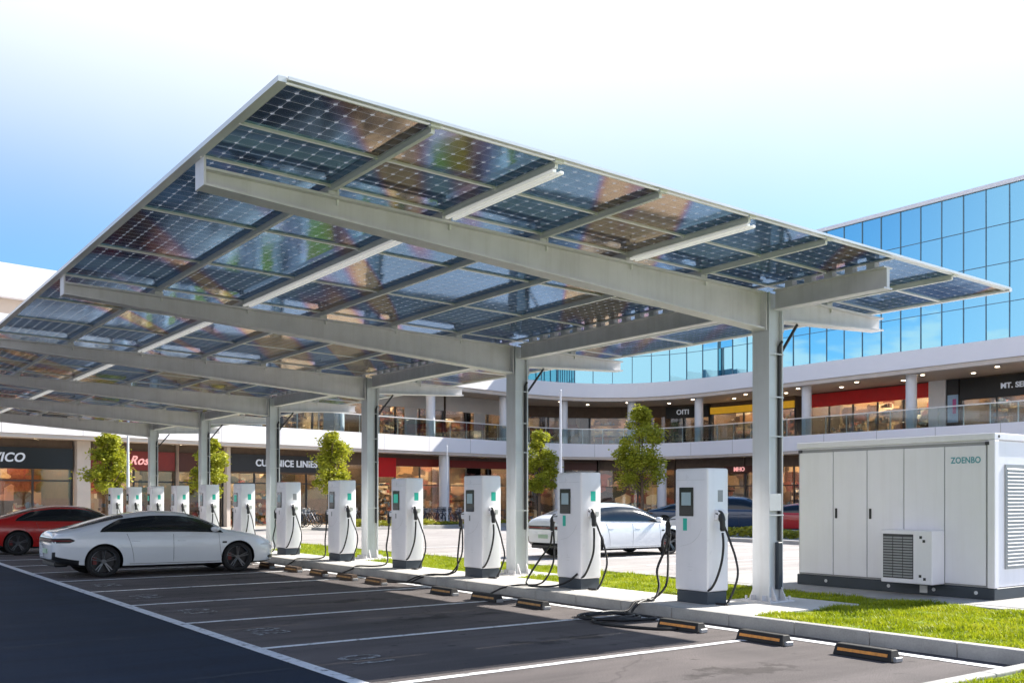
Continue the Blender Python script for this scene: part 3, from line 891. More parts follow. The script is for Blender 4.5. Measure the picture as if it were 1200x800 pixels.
        p = [(-.14, y0, .90), (-.145, y0 + .01, .82), (-.12, y0 + .1, .66), (-.26, y0 + .24, .38), (-.42, y0 + .30, .12), (-.52, y0 + .16, .025), (-.45, y0 - .18, .02), (-.36, y0 - .45, .06), (-.28, y0 - .62, .14), (-.22, y0 - .75, .25)]
        if idx == 2:
            p = [(-.14, y0, .90), (-.145, y0 + .01, .82), (-.12, y0 + .08, .66), (-.14, y0 + .1, .36), (-.22, y0 + .0, .12), (-.35, y0 + .05, .03), (-.62, y0 + .16, .02), (-.83, y0 + .3, -.03), (-1.0, y0 + .5, gz), (-1.2, y0 + .9, gz), (-1.18, y0 + 1.2, gz), (-.95, y0 + .8, gz), (-.9, y0 + .2, gz)]
        B(MB().tube(bez(p, 7), cr, 8), 'cable', M['cable'], t, smooth='all')
        p = [(-.13, y0 - .02, .95), (-.07, y0 + .04, .7), (-.10, y0 + .02, .4), (-.2, y0 + .06, .15), (-.34, y0 + .12, .03), (-.6, y0 + .3, .02), (-.83, y0 + .42, -.02), (-.98, y0 + .6, gz)]
        B(MB().tube(bez(p, 7), cr * .9, 8), 'cable', M['cable'], t, smooth='all')
    else:
        p = [(-.14, y0, .90), (-.145, y0 + .01, .82), (-.12, y0 + .08, .68), (-.15 + j(.03), y0 + .14 + j(.03), .40), (-.12, y0 + .10, .2), (-.2, y0 + .04, .06), (-.42, y0 + .15 + j(.1), .02), (-.70, y0 + .3 + j(.1), .02), (-.83, y0 + .36, -.04), (-.95, y0 + .5 + j(.1), gz)]
        B(MB().tube(bez(p, 6), cr, 8), 'cable', M['cable'], t, smooth='all')
    return t
for i, y in enumerate(CH_Y): charger(y, CH_LABEL[i], i)

# ------------------------------------------------------------------ wheel stops
STOPS = [5.9, 7.2, 8.46, 11.45, 12.65, 13.9, 16.3, 17.5, 18.8, 20.1, 21.6, 23.0]
ST_LAB = ['nearest black wheel stop with amber strip, in the sunlit corner by the kerb',
          'black wheel stop with amber strip at the end of the front bay line',
          'shaded black wheel stop with dull orange strip, right of the coiled cable',
          'black wheel stop left of the coiled cable, below the second charging station',
          'black wheel stop in the sun, second to the left of the coiled cable',
          'black wheel stop in the sun beside the cable loop of the third charging station',
          'brown dusty wheel stop below the fourth charging station, first left of the wide gap',
          'brown dusty wheel stop below the fifth charging station, second left of the wide gap',
          'brown dusty wheel stop third left of the wide gap in the row',
          'brown dusty wheel stop fourth left of the wide gap, close to the white sedan nose',
          'brown dusty wheel stop right under the nose of the white sedan',
          'farthest wheel stop, half hidden behind the front wheel of the white sedan']
M['rubber_dusty'] = plain('dusty brown wheel stop rubber', (0.085, 0.055, 0.036), 0.85, var=0.35, scale=14, bump=0.2)
M['amber_worn'] = plain('worn amber strip', (0.42, 0.22, 0.07), 0.6, var=0.35, scale=20)
def wheel_stop(y, label):
    t = thing('wheel_stop', label, 'wheel stop', (8.66, y + .03, 0.0), R(random.uniform(-3, 3)), 'rubber wheel stops along the kerb')
    L = .34
    mb = MB()
    pr = [(-.085, 0.002), (.085, 0.002), (.06, .10), (.045, .115), (-.045, .115), (-.06, .10)]
    n = len(pr)
    vs = []
    for (yy, k) in ((-L, 1), (-L + .06, 1), (L - .06, 1), (L, 1)):
        for (a, z) in pr: vs.append((a, yy + (0 if abs(yy) < L else math.copysign(.02, yy) * -(z / .115)), z))
    fs = [tuple(range(n)), tuple(reversed(range(3 * n, 4 * n)))]
    for s in range(3):
        for i in range(n): fs.append((s * n + i, s * n + (i + 1) % n, (s + 1) * n + (i + 1) % n, (s + 1) * n + i))
    mb.add(vs, fs)
    mb.build('stop_body', M['rubber'] if y < 14.5 else M['rubber_dusty'], t, world=False, bevel=.006)
    mb = MB()
    # strip set on the sloping face
    def F(z): return -.085 + (z / .10) * .025 - .004
    for (a, b) in ((-.29, .29),):
        mb.hexa([(F(.046), a, .046), (F(.046) + .008, a, .046), (F(.046) + .008, b, .046), (F(.046), b, .046), (F(.076), a, .076), (F(.076) + .008, a, .076), (F(.076) + .008, b, .076), (F(.076), b, .076)])
    mb.build('reflector_strip', M['amber'] if y < 9 else M['amber_worn'], t, world=False)
    mb = MB(); mb.box(-.06, .05, -L - .04, -L - .002, .002, .05)
    mb.build('end_cap', M['grey'], t, world=False, bevel=.006)
for y, l in zip(STOPS, ST_LAB): wheel_stop(y, l)

# ------------------------------------------------------------------ battery container
X0, X1, Y0, Y1, Z0, Z1 = 13.65, 16.4, 7.28, 10.66, 0.15, 2.52
bc = thing('battery_container', 'white battery storage container with grey seams and dark base beside the lawn', 'battery container', (X0, Y0, Z0))
zb = Z0 + .17
MB().box(X0 + .02, X1, Y0 + .02, Y1, zb, Z1 - .10).build('body', M['cont'], bc, bevel=.01)
mb = MB(); mb.box(X0, X1 + .02, Y0, Y1 + .02, Z0, zb - .002)
bs = mb.build('base_frame', M['cont_dark'], bc, bevel=.008)
for y in (10.1, 8.95, 8.2, 7.55): MB().tube([(X0 - .006, y, Z0 + .09), (X0 + .01, y, Z0 + .09)], .028, 10).build('lifting_lug', M['lgrey'], bs)
MB().box(X0 - .012, X0 + .002, 8.3, 8.42, Z0 + .03, Z0 + .14).build('socket_plate', M['lgrey'], bs)
mb = MB()
mb.box(X0 - .01, X1 + .02, Y0 - .01, Y1 + .02, Z1 - .098, Z1)
rf = mb.build('roof_rim', M['cont'], bc, bevel=.012, segs=2)
mb = MB()
for (x, y) in ((X0 - .016, Y1 - .05), (X0 - .016, Y0 + .1)):
    mb.box(x, x + .03, y - .03, y + .03, Z1 - .17, Z1 - .12)
mb.tube([(X0 + .1, Y0 - .016, Z1 - .05), (X0 + .1, Y0, Z1 - .05)], .022, 8)
mb.build('corner_casting', M['gap'], rf)
MB().box(X0 - .012, X0 + .1, Y0 - .012, Y0 + .1, zb, Z1 - .1).build('corner_post', M['cont'], bc, bevel=.01)
SE = [10.63, 9.96, 9.33, 8.69, 8.03, 7.40]
for i in range(5):
    d = MB().box(X0 - .006, X0 + .03, SE[i + 1] + .008, SE[i] - .008, zb + .03, Z1 - .17).build('door', M['cont'], bc, bevel=.006)
    if i in (1, 2):
        h = MB(); h.box(X0 - .028, X0 - .006, SE[i] - .085, SE[i] - .05, 1.27, 1.43)
        h.build('handle', M['black'], d, bevel=.005)
MB().box(X0 + .012, X0 + .022, Y0 + .1, Y1 - .02, zb + .005, Z1 - .12).build('door_gap', M['seam'], bc)
ac = MB().box(X0 - .34, X0 - .007, 8.02, 8.86, .33, 1.12).build('air_conditioner', M['cont'], bc, bevel=.015, segs=2)
mb = MB()
for k in range(3):
    a = 8.33 + k * .165
    for s in range(15):
        z = .42 + s * .041
        mb.hexa([(X0 - .352, a, z), (X0 - .352, a + .15, z), (X0 - .336, a + .15, z + .012), (X0 - .336, a, z + .012), (X0 - .352, a, z + .02), (X0 - .352, a + .15, z + .02), (X0 - .336, a + .15, z + .03), (X0 - .336, a, z + .03)])
mb.build('fan_grille', M['grey'], ac)
MB().box(X0 - .343, X0 - .339, 8.32, 8.82, .40, 1.06).build('grille_recess', M['gap'], ac)
for (y, z) in ((8.2, 1.02), (8.15, .965), (8.21, .45), (8.14, .41)): MB().box(X0 - .344, X0 - .338, y - .02, y + .02, z - .02, z + .02).build('valve_label', M['black'], ac)
text_mesh('lettering', 'ZOENBO', .125, Matrix.Translation((X0 - .009, 7.70, 2.14)) @ Matrix(((0, 0, -1, 0), (-1, 0, 0, 0), (0, 1, 0, 0), (0, 0, 0, 1))), M['teal'], bc, extrude=.002, bold=.003, sx=.85)
# louvred end
mb = MB()
for s in range(27):
    z = .62 + s * .053
    mb.hexa([(14.0, Y0 - .012, z), (16.0, Y0 - .012, z), (16.0, Y0 + .018, z + .03), (14.0, Y0 + .018, z + .03), (14.0, Y0 - .012, z + .012), (16.0, Y0 - .012, z + .012), (16.0, Y0 + .018, z + .042), (14.0, Y0 + .018, z + .042)])
lv = mb.build('louvre_vent', M['lgrey'], bc)
MB().box(13.96, 16.04, Y0 + .0, Y0 + .019, .58, 2.08).build('vent_recess', M['grey'], lv)

# ------------------------------------------------------------------ cars
def interp(tab, x):
    if x <= tab[0][0]: return tab[0][1]
    for (a, va), (b, vb) in zip(tab[:-1], tab[1:]):
        if x <= b:
            t = (x - a) / (b - a)
            return va + (vb - va) * t
    return tab[-1][1]
def smooth_tab(tab, n=120):
    """Catmull-Rom resample for smooth profiles"""
    xs = [p[0] for p in tab]; out = []
    ys = [p[1] for p in tab]
    m = []
    for i in range(len(tab)):
        if i == 0: m.append((ys[1] - ys[0]) / (xs[1] - xs[0]))
        elif i == len(tab) - 1: m.append((ys[-1] - ys[-2]) / (xs[-1] - xs[-2]))
        else:
            d0 = (ys[i] - ys[i - 1]) / (xs[i] - xs[i - 1]); d1 = (ys[i + 1] - ys[i]) / (xs[i + 1] - xs[i])
            m.append(0 if d0 * d1 < 0 else 2 * d0 * d1 / (d0 + d1 + 1e-9) if d0 * d1 > 0 else 0)
    for k in range(n + 1):
        x = xs[0] + (xs[-1] - xs[0]) * k / n
        for i in range(len(tab) - 1):
            if x <= xs[i + 1] + 1e-9: break
        h = xs[i + 1] - xs[i]; t = (x - xs[i]) / h
        y = (2 * t ** 3 - 3 * t * t + 1) * ys[i] + (t ** 3 - 2 * t * t + t) * h * m[i] + (-2 * t ** 3 + 3 * t * t) * ys[i + 1] + (t ** 3 - t * t) * h * m[i + 1]
        out.append((x, y))
    return out

SEDAN = dict(
    zt=[(-2.38, .86), (-2.3, .98), (-2.15, 1.025), (-1.85, 1.09), (-1.4, 1.22), (-.9, 1.345), (-.3, 1.415), (.1, 1.41), (.5, 1.345), (.95, 1.16), (1.3, .985), (1.55, .945), (1.9, .875), (2.2, .765), (2.36, .64), (2.42, .52)],
    zs=[(-2.38, .82), (-2.3, .91), (-2.1, .945), (-1.5, .955), (-.8, .925), (0, .905), (.8, .90), (1.3, .895), (1.6, .875), (1.95, .80), (2.2, .70), (2.36, .58), (2.42, .48)],
    W=[(-2.38, .66), (-2.33, .78), (-2.2, .865), (-1.9, .935), (-1.4, .965), (-.9, .945), (0, .935), (.8, .94), (1.45, .955), (1.9, .92), (2.2, .82), (2.36, .66), (2.42, .52)],
    zb=[(-2.38, .40), (-2.25, .33), (-1.9, .24), (-1.4, .19), (1.5, .18), (2.1, .20), (2.42, .26)],
    axles=(-1.42, 1.46), wr=.345, arch=.385, dlo=(-1.50, 1.12))
HATCH = dict(SEDAN)
HATCH['zt'] = [(-2.38, .88), (-2.32, 1.02), (-2.2, 1.08), (-1.9, 1.18), (-1.4, 1.34), (-.9, 1.43), (-.3, 1.47), (.1, 1.455), (.5, 1.38), (.95, 1.17), (1.3, 1.0), (1.55, .96), (1.9, .89), (2.2, .775), (2.36, .64), (2.42, .52)]
SUV = dict(SEDAN)
SUV['zt'] = [(-2.38, 1.0), (-2.32, 1.25), (-2.2, 1.45), (-1.9, 1.60), (-1.4, 1.66), (-.9, 1.68), (-.3, 1.68), (.2, 1.64), (.6, 1.5), (1.0, 1.27), (1.3, 1.12), (1.6, 1.08), (2.0, 1.02), (2.25, .92), (2.38, .72), (2.42, .6)]
SUV['zs'] = [(-2.38, .9), (-2.3, 1.02), (-1.5, 1.05), (0, 1.03), (1.3, 1.02), (1.6, 1.0), (2.0, .95), (2.25, .84), (2.38, .66), (2.42, .56)]

def car(name, label, loc, rz, spec, pmat, detail=True, rims='dark', group=None, cat='car', scale=1.0):
    t_scale = scale
    T = {k: smooth_tab(spec[k]) for k in ('zt', 'zs', 'W', 'zb')}
    g = lambda k, x: interp(T[k], x)
    t = thing(name, label, cat, loc, rz, group)
    B = lambda mb, n, m, par, **k: mb.build(n, m, par, world=False, **k)
    def top(x, th):      # greenhouse / bonnet surface, th in degrees 0..90
        W, zs, zt = g('W', x), g('zs', x), g('zt', x)
        c = max(0.0, math.cos(R(th))); s = math.sin(R(th))
        return Vector((x, W * .945 * c ** .62, zs + (zt - zs) * s ** .9))
    def topn(x, th, off):
        p = top(x, th)
        e = 1e-2
        du = top(x + e, th) - top(x - e, th); dv = top(x, min(90, th + 1)) - top(x, max(0, th - 1))
        n = du.cross(dv)
        if n.length < 1e-9: n = Vector((0, 0, 1))
        n.normalize()
        if n.z < 0 and n.y < 0: n = -n
        if n.dot(Vector((0, p.y, .3))) < 0: n = -n
        return p + n * off
    LOW = [(0, 0.0, 0), (.55, 0.0, 0), (.86, 0.0, 0.005), (.945, .07, .02), (.975, .2, .03), (.99, .38, 0), (1.0, .58, 0), (.992, .78, 0), (.975, .92, 0), (.96, .975, 0)]
    def half(x):
        W, zs, zb_ = g('W', x), g('zs', x), g('zb', x)
        pts = []
        for (a, f, o) in LOW: pts.append((x, W * a, zb_ + (zs - zb_) * f))
        # shoulder crease and door tuck-in
        for k in range(0, 13):
            p = top(x, 90 * k / 12.0)
            pts.append((x, p.y, p.z))
        return pts
    n = 110
    xs = []
    for k in range(n + 1):
        u = k / n
        xs.append(-2.38 + 4.80 * (0.5 - 0.5 * math.cos(math.pi * u)) * .5 + 4.80 * u * .5)
    rows = []
    for x in xs:
        h = half(x)
        full = h + [(p[0], -p[1], p[2]) for p in reversed(h[1:-1])]
        rows.append(full)
    m = len(rows[0])
    mb = MB()
    vs = [p for r in rows for p in r]
    fs = []; mi = []
    for i in range(n):
        for j in range(m):
            j2 = (j + 1) % m
            f = (i * m + j, i * m + j2, (i + 1) * m + j2, (i + 1) * m + j)
            fs.append(f)
            zc = sum(vs[q][2] for q in f) / 4; xc = xs[i]
            lim = .265
            if xc < -1.85: lim = .30 + (-1.85 - xc) * .45
            mi.append(1 if zc < lim else 0)
    fs.append(tuple(range(m))); mi.append(0)
    fs.append(tuple(reversed(range(n * m, (n + 1) * m)))); mi.append(0)
    mb.add(vs, fs); mb.m = mi
    body = B(mb, 'body', [pmat, M['trim']], t)
    # wheel arches
    for ax in spec['axles']:
        for s in (-1, 1):
            cb = MB()
            y0, y1 = (.62, 1.2) if s > 0 else (-1.2, -.62)
            cb.lathe_y([(y0, .0001), (y0, spec['arch']), (y1, spec['arch']), (y1, .0001)], ax, spec['wr'], 40)
            cb.m = [1] * len(cb.f)
            co = cb.build('cutter', [pmat, M['trim']], None)
            bmm = bmesh.new(); bmm.from_mesh(co.data); bmesh.ops.remove_doubles(bmm, verts=bmm.verts, dist=.002)
            bmesh.ops.recalc_face_normals(bmm, faces=bmm.faces); bmm.to_mesh(co.data); bmm.free()
            md = body.modifiers.new('b', 'BOOLEAN'); md.operation = 'DIFFERENCE'; md.object = co; md.solver = 'EXACT'
            keep, body.parent = body.parent, None
            dg = bpy.context.evaluated_depsgraph_get()
            me = bpy.data.meshes.new_from_object(body.evaluated_get(dg))
            body.modifiers.clear()
            old = body.data; body.data = me; bpy.data.meshes.remove(old)
            body.parent = keep
            bpy.data.objects.remove(co)
    body.data.name = 'body'
    me = body.data
    me.polygons.foreach_set('use_smooth', [True] * len(me.polygons)); me.set_sharp_from_angle(angle=R(40))
    # glass patches
    def patch(nm, xa, xb, tha, thb, off=.005, nx=28, nt_=8, sides=(1,), mat=M['carglass'], par=None):
        for s in sides:
            mb = MB(); vv = []; ff = []
            for i in range(nx + 1):
                x = xa + (xb - xa) * i / nx
                for k in range(nt_ + 1):
                    ta = tha(x) if callable(tha) else tha
                    tb = thb(x) if callable(thb) else thb
                    p = topn(x, ta + (tb - ta) * k / nt_, off)
                    vv.append((p.x, s * p.y, p.z))
            for i in range(nx):
                for k in range(nt_):
                    a = i * (nt_ + 1) + k
                    ff.append((a, a + 1, a + nt_ + 2, a + nt_ + 1))
            mb.add(vv, ff)
            B(mb, nm, mat, par or t, smooth='all')
    xr, xf = spec['dlo']
    def up(x):
        u = (x - xr) / (xf - xr)
        return 5 + 46 * min(1, (max(u, 0) / .16) ** .55) * min(1.0, (max(0, 1 - u) / .10) ** .7)
    patch('side_window', xr, xf, 4.0, up, sides=(1, -1), nx=50)
    def wsym(nm, xa, xb, th0, off=.006):
        mb = MB(); vv = []; ff = []; nx, ny = 16, 16
        for i in range(nx + 1):
            x = xa + (xb - xa) * i / nx
            for k in range(ny + 1):
                q = -1 + 2 * k / ny
                th = 90 - (90 - th0) * abs(q)
                p = topn(x, th, off)
                vv.append((p.x, p.y * (1 if q > 0 else -1), p.z))
        for i in range(nx):
            for k in range(ny):
                a = i * (ny + 1) + k; ff.append((a, a + 1, a + ny + 2, a + ny + 1))
        mb.add(vv, ff); B(mb, nm, M['carglass'], t, smooth='all')
    if spec is SUV:
        wsym('windscreen', .35, 1.22, 58); wsym('rear_window', -2.31, -2.05, 56)
    else:
        wsym('windscreen', .42, 1.24, 57); wsym('rear_window', -1.98, -.95, 58)
    # door seams, handles
    def side_pt(x, f):
        W, zs, zb_ = g('W', x), g('zs', x), g('zb', x)
        for (a, b) in zip(LOW[2:-1], LOW[3:]):
            if b[1] >= f:
                u = (f - a[1]) / (b[1] - a[1]); return Vector((x, W * (a[0] + (b[0] - a[0]) * u), zb_ + (zs - zb_) * f))
        return Vector((x, W * .96, zs))
    for s in (1, -1):
        mb = MB()
        for x0 in (-.93, .02, 1.02):
            pts = []
            for f in [k / 12 for k in range(2, 13)]:
                xx = x0 + (0.10 * (1 - f) ** 2 if x0 > .5 else (.0 if x0 > -.5 else -.15 * (f) ** 2 + .12))
                p = side_pt(xx, f); pts.append((p.x, s * (p.y + .0005), p.z))
            mb.tube(pts, .0035, 4)
        pts = [(x, s * (side_pt(x, .12).y + .001), side_pt(x, .12).z) for x in np.linspace(-.9, 1.05, 12)]
        mb.tube(pts, .004, 4)
        B(mb, 'door_seam', M['trim'], t)
        for x0 in (-.78, .2):
            hb = MB()
            p = side_pt(x0, .80)
            hb.box(x0 - .09, x0 + .09, min(s * (p.y - .01), s * (p.y + .012)), max(s * (p.y - .01), s * (p.y + .012)), p.z - .012, p.z + .012)
            B(hb, 'door_handle', pmat, t, bevel=.005)
        # mirror
        mm = MB()
        p = top(.93, 6)
        cx, cy, cz = .88, s * (p.y + .13), p.z + .07
        vv = []; ff = []
        for i in range(7):
            a = math.pi * i / 6
            for k in range(10):
                b_ = 2 * math.pi * k / 10
                vv.append((cx + .10 * math.cos(b_) * math.sin(a) + .02, cy + .11 * math.cos(a), cz + .065 * math.sin(b_) * math.sin(a)))
        for i in range(6):
            for k in range(10):
                k2 = (k + 1) % 10; ff.append((i * 10 + k, i * 10 + k2, i * 10 + 10 + k2, i * 10 + 10 + k))
        mm.add(vv, ff)
        mo = B(mm, 'mirror', pmat if detail else M['trim'], t, smooth='all')
        B(MB().beam((cx + .02, s * (p.y - .02), p.z + .0), (cx + .02, cy - s * .03, cz - .03), .05, .025), 'mirror_arm', M['trim'], mo)
        # fender badge
        p = side_pt(1.13, .72)
        B(MB().box(1.09, 1.19, min(s * p.y, s * (p.y + .006)), max(s * p.y, s * (p.y + .006)), p.z - .02, p.z + .02), 'fender_badge', M['trim'], t)
    # ribbon following the plan outline
    def ribbon(nm, xa, z0, z1, mat, rear=True, off=.008, fl=.9, th=.02):
        mb = MB()
        e = -2.38 if rear else 2.42
        pts = []
        for x in np.linspace(xa, e, 14):
            zs, zb_ = g('zs', x), g('zb', x)
            f = min(.97, max(.1, ((z0 + z1) / 2 - zb_) / max(.05, zs - zb_)))
            p = side_pt(x, f); pts.append((x, p.y + off))
        pts.append((e + (-off if rear else off), g('W', e) * .9))
        full = pts + [(a, -b) for (a, b) in reversed(pts)]
        vv = []; ff = []
        cxx = 0
        for i, (a, b) in enumerate(full):
            u = 1.0
            if i < 4: u = .25 + .25 * i
            if i > len(full) - 5: u = .25 + .25 * (len(full) - 1 - i)
            zc, hh = (z0 + z1) / 2, (z1 - z0) / 2 * u
            ia = a + (th if rear else -th); ib = b * .97
            vv += [(a, b, zc - hh), (a, b, zc + hh), (ia, ib, zc + hh), (ia, ib, zc - hh)]
        for i in range(len(full) - 1):
            q = i * 4
            for k in range(4): ff.append((q + k, q + (k + 1) % 4, q + 4 + (k + 1) % 4, q + 4 + k))
        ff.append((0, 1, 2, 3)); k = (len(full) - 1) * 4; ff.append((k + 3, k + 2, k + 1, k))
        mb.add(vv, ff)
        return B(mb, nm, mat, t)
    zz_ = .80 if spec is not SUV else .95
    tb = ribbon('tail_light_bar', -2.0, zz_ - .045, zz_ + .055, M['trim'])
    ribbon('tail_light', -2.03, zz_ - .012, zz_ + .02, M['tail'], off=.013)
    ribbon('head_light', 2.0, .60 if spec is not SUV else .72, .65 if spec is not SUV else .80, M['head'], rear=False)
    ribbon('front_grille', 2.2, .29, .37, M['trim'], rear=False)
    B(MB().box(-2.40, -2.37, -.2, .2, .52, .62), 'number_plate', M['plate'], t)
    mb = MB(); mb.box(-2.33, -2.05, -.62, .62, .24, .36)
    B(mb, 'rear_diffuser', M['trim'], t, bevel=.03)
    # wheels
    wr = spec['wr']
    for ax in spec['axles']:
        for s in (-1, 1):
            we = bpy.data.objects.new('wheel', None); COL.objects.link(we); we.parent = t
            we.location = (ax, 0, wr)
            yo = s * .915; yi = s * .69
            w_ = MB()
            w_.lathe_y([(yi, .21), (yi, wr - .03), (yi + s * .02, wr - .006), ((yi + yo) / 2, wr), (yo - s * .03, wr - .004), (yo - s * .004, wr - .03), (yo, wr - .06), (yo - s * .004, wr - .085), (yo - s * .02, wr - .09)], 0, 0, 40)
            B(w_, 'tyre', M['tyre'], we, smooth='all')
            r_ = MB()
            r_.lathe_y([(yo - s * .015, wr - .078), (yo - s * .008, wr - .095), (yo - s * .05, wr - .105), (yo - s * .10, wr - .11)], 0, 0, 40, 0)
            r_.lathe_y([(yo - s * .13, .001), (yo - s * .13, wr - .10)], 0, 0, 40, 1)
            for k in range(5):
                for dlt in (-.13, .13):
                    a = 2 * math.pi * k / 5 + .3
                    a1 = a + dlt * 1.5; a2 = a + dlt * .9
                    p0 = Vector((math.cos(a1) * .055, yo - s * .035, math.sin(a1) * .055)); p1 = Vector((math.cos(a2) * (wr - .10), yo - s * .016, math.sin(a2) * (wr - .10)))
                    r_.beam(p0, p1,   .022, .02, 0 if k % 1 == 0 else 1, up=(0, 1, 0))
            r_.lathe_y([(yo - s * .02, .001), (yo - s * .02, .05), (yo - s * .06, .06)], 0, 0, 20, 0)
            B(r_, 'rim', [M['rim'] if rims == 'silver' else M['rim'], M['rim_dark']], we, smooth=True)
            if detail:
                B(MB().box(-.21, -.13, min(yo - s * .12, yo - s * .07), max(yo - s * .12, yo - s * .07), -.06, .10), 'brake_caliper', M['caliper'], we)
    t.scale = (scale, scale, scale * .975 if spec is SEDAN else scale)
    return t

car('parked_car', 'white fastback sedan parked under the canopy with its nose to the kerb', (6.28, 21.70, 0), 0, SEDAN, M['p_white'], scale=.96, group='cars parked under the canopy')
car('parked_car', 'red fastback car parked under the canopy, behind the white sedan', (6.30, 31.2, 0), 0, SEDAN, M['p_red'], group='cars parked under the canopy')
car('parked_car', 'white hatchback parked in the sun on the pale road behind the charging stations', (18.45, 20.85, 0), 0, HATCH, M['p_white'])

def at_px(px, depth):
    r = (px - 600) / FPX
    lat = r * depth
    return (A_C.x * lat + A_F.x * depth, A_C.y * lat + A_F.y * depth)
px_, py_ = at_px(868, 46); car('parked_car', 'dark blue suv parked beyond the yellow-green hedge, seen between near charging station and column', (px_, py_, 0), R(-55), SUV, M['p_blue'], detail=False)
px_, py_ = at_px(948, 44.5); car('parked_car', 'red car parked beyond the hedge, seen between near column and battery container', (px_, py_, 0), R(-62), SEDAN, M['p_red'], detail=False)
px_, py_ = at_px(812, 52); car('parked_car', 'dark blue car parked beyond the road, mostly hidden by the nearest charging station', (px_, py_, 0), R(-50), SEDAN, M['p_blue'], detail=False)

# ------------------------------------------------------------------ shopping mall
def mall_path():
    pts = [(-8 + (38 + 8) * k / 40, 45.86 + (54.3 - 45.86) * k / 40) for k in range(41)]
    for k in range(1, 25):
        t = k / 25
        a, b, c = Vector((38, 54.3)), Vector((50, 56.5)), Vector((50, 45.5))
        p = a * (1 - t) ** 2 + b * 2 * t * (1 - t) + c * t * t
        pts.append((p.x, p.y))
    pts += [(50, 45.5 - 31 * k / 31) for k in range(32)]
    return [Vector(p) for p in pts]
MP = mall_path()
MN = []
for i in range(len(MP)):
    d = (MP[min(i + 1, len(MP) - 1)] - MP[max(0, i - 1)]).normalized()
    MN.append(Vector((-d.y, d.x)))
MS = [0.0]
for i in range(1, len(MP)): MS.append(MS[-1] + (MP[i] - MP[i - 1]).length)
def mat_at(s, d=0.0):
    s = min(max(s, 0), MS[-1])
    i = 0
    while i < len(MS) - 2 and MS[i + 1] < s: i += 1
    t = (s - MS[i]) / (MS[i + 1] - MS[i])
    p = MP[i].lerp(MP[i + 1], t); n = MN[i].lerp(MN[i + 1], t).normalized()
    return p + n * d, n
def s_px(px, d=0.0):
    best = (1e9, 0)
    for k in range(900):
        s = MS[-1] * k / 899
        p, n = mat_at(s, d)
        e = abs(px_of(p.x, p.y) - px)
        if e < best[0]: best = (e, s)
    return best[1]
def sweep(mb, s0, s1, d0, d1, z0, z1, mi=0):
    ss = [s0] + [s for s in MS if s0 + .05 < s < s1 - .05] + [s1]
    vs = []; fs = []
    for s in ss:
        a, n = mat_at(s, d0); b, n = mat_at(s, d1)
        vs += [(a.x, a.y, z0), (b.x, b.y, z0), (b.x, b.y, z1), (a.x, a.y, z1)]
    for i in range(len(ss) - 1):
        q = 4 * i
        for k in range(4): fs.append((q + k, q + (k + 1) % 4, q + 4 + (k + 1) % 4, q + 4 + k))
    fs.append((0, 1, 2, 3)); q = 4 * (len(ss) - 1); fs.append((q + 3, q + 2, q + 1, q))
    return mb.add(vs, fs, mi)
S1 = MS[-1]
mall = thing('shopping_mall', 'two-storey white shopping mall with curved gallery, shopfronts and blue glass upper floors', 'shopping mall', (38, 56, 0))
sg = lambda px, d=0.0: s_px(px, d)
# lower fascia with panel joints
mb = MB()
sweep(mb, 0, S1, 0, .45, 4.52, 5.45)
lf = mb.build('lower_fascia', M['fascia'], mall)
mb = MB(); sweep(mb, 0, S1, .06, .46, 4.34, 4.515); mb.build('fascia_lip', M['pier'], lf)
mb = MB()
s = 1.0
while s < S1:
    sweep(mb, s, s + .03, -.003, .01, 4.53, 5.44); s += 3.6
mb.build('panel_joint', M['panelgrey'], lf)
mb = MB(); sweep(mb, 0, S1, .47, 10, 4.36, 4.5); mb.build('ground_floor_soffit', M['soffit'], mall)
mb = MB(); sweep(mb, 0, S1, .46, 10, 4.51, 5.3); mb.build('gallery_floor', M['pier'], mall)
# upper fascia, soffit, roof
mb = MB(); sweep(mb, 0, S1, -.25, .35, 8.75, 9.75); uf = mb.build('upper_fascia', M['fascia'], mall)
mb = MB(); sweep(mb, 0, S1, -.15, .36, 8.50, 8.745); mb.build('fascia_lip', M['pier'], uf)
mb = MB(); sweep(mb, 0, S1, .37, 10.2, 8.53, 8.7); so_ = mb.build('gallery_soffit', M['soffit'], mall)
mb = MB(); sweep(mb, 0, S1, .36, 12, 8.71, 9.7); mb.build('upper_floor_slab', M['fascia'], mall)
# soffit downlights
for i in range(40):
    s = 8 + i * (S1 - 10) / 40
    p, n = mat_at(s, 1.3 if i % 2 else 2.8)
    MB().tube([(p.x, p.y, 8.515), (p.x, p.y, 8.529)], .11, 10).build('downlight', M['downlight'], so_)
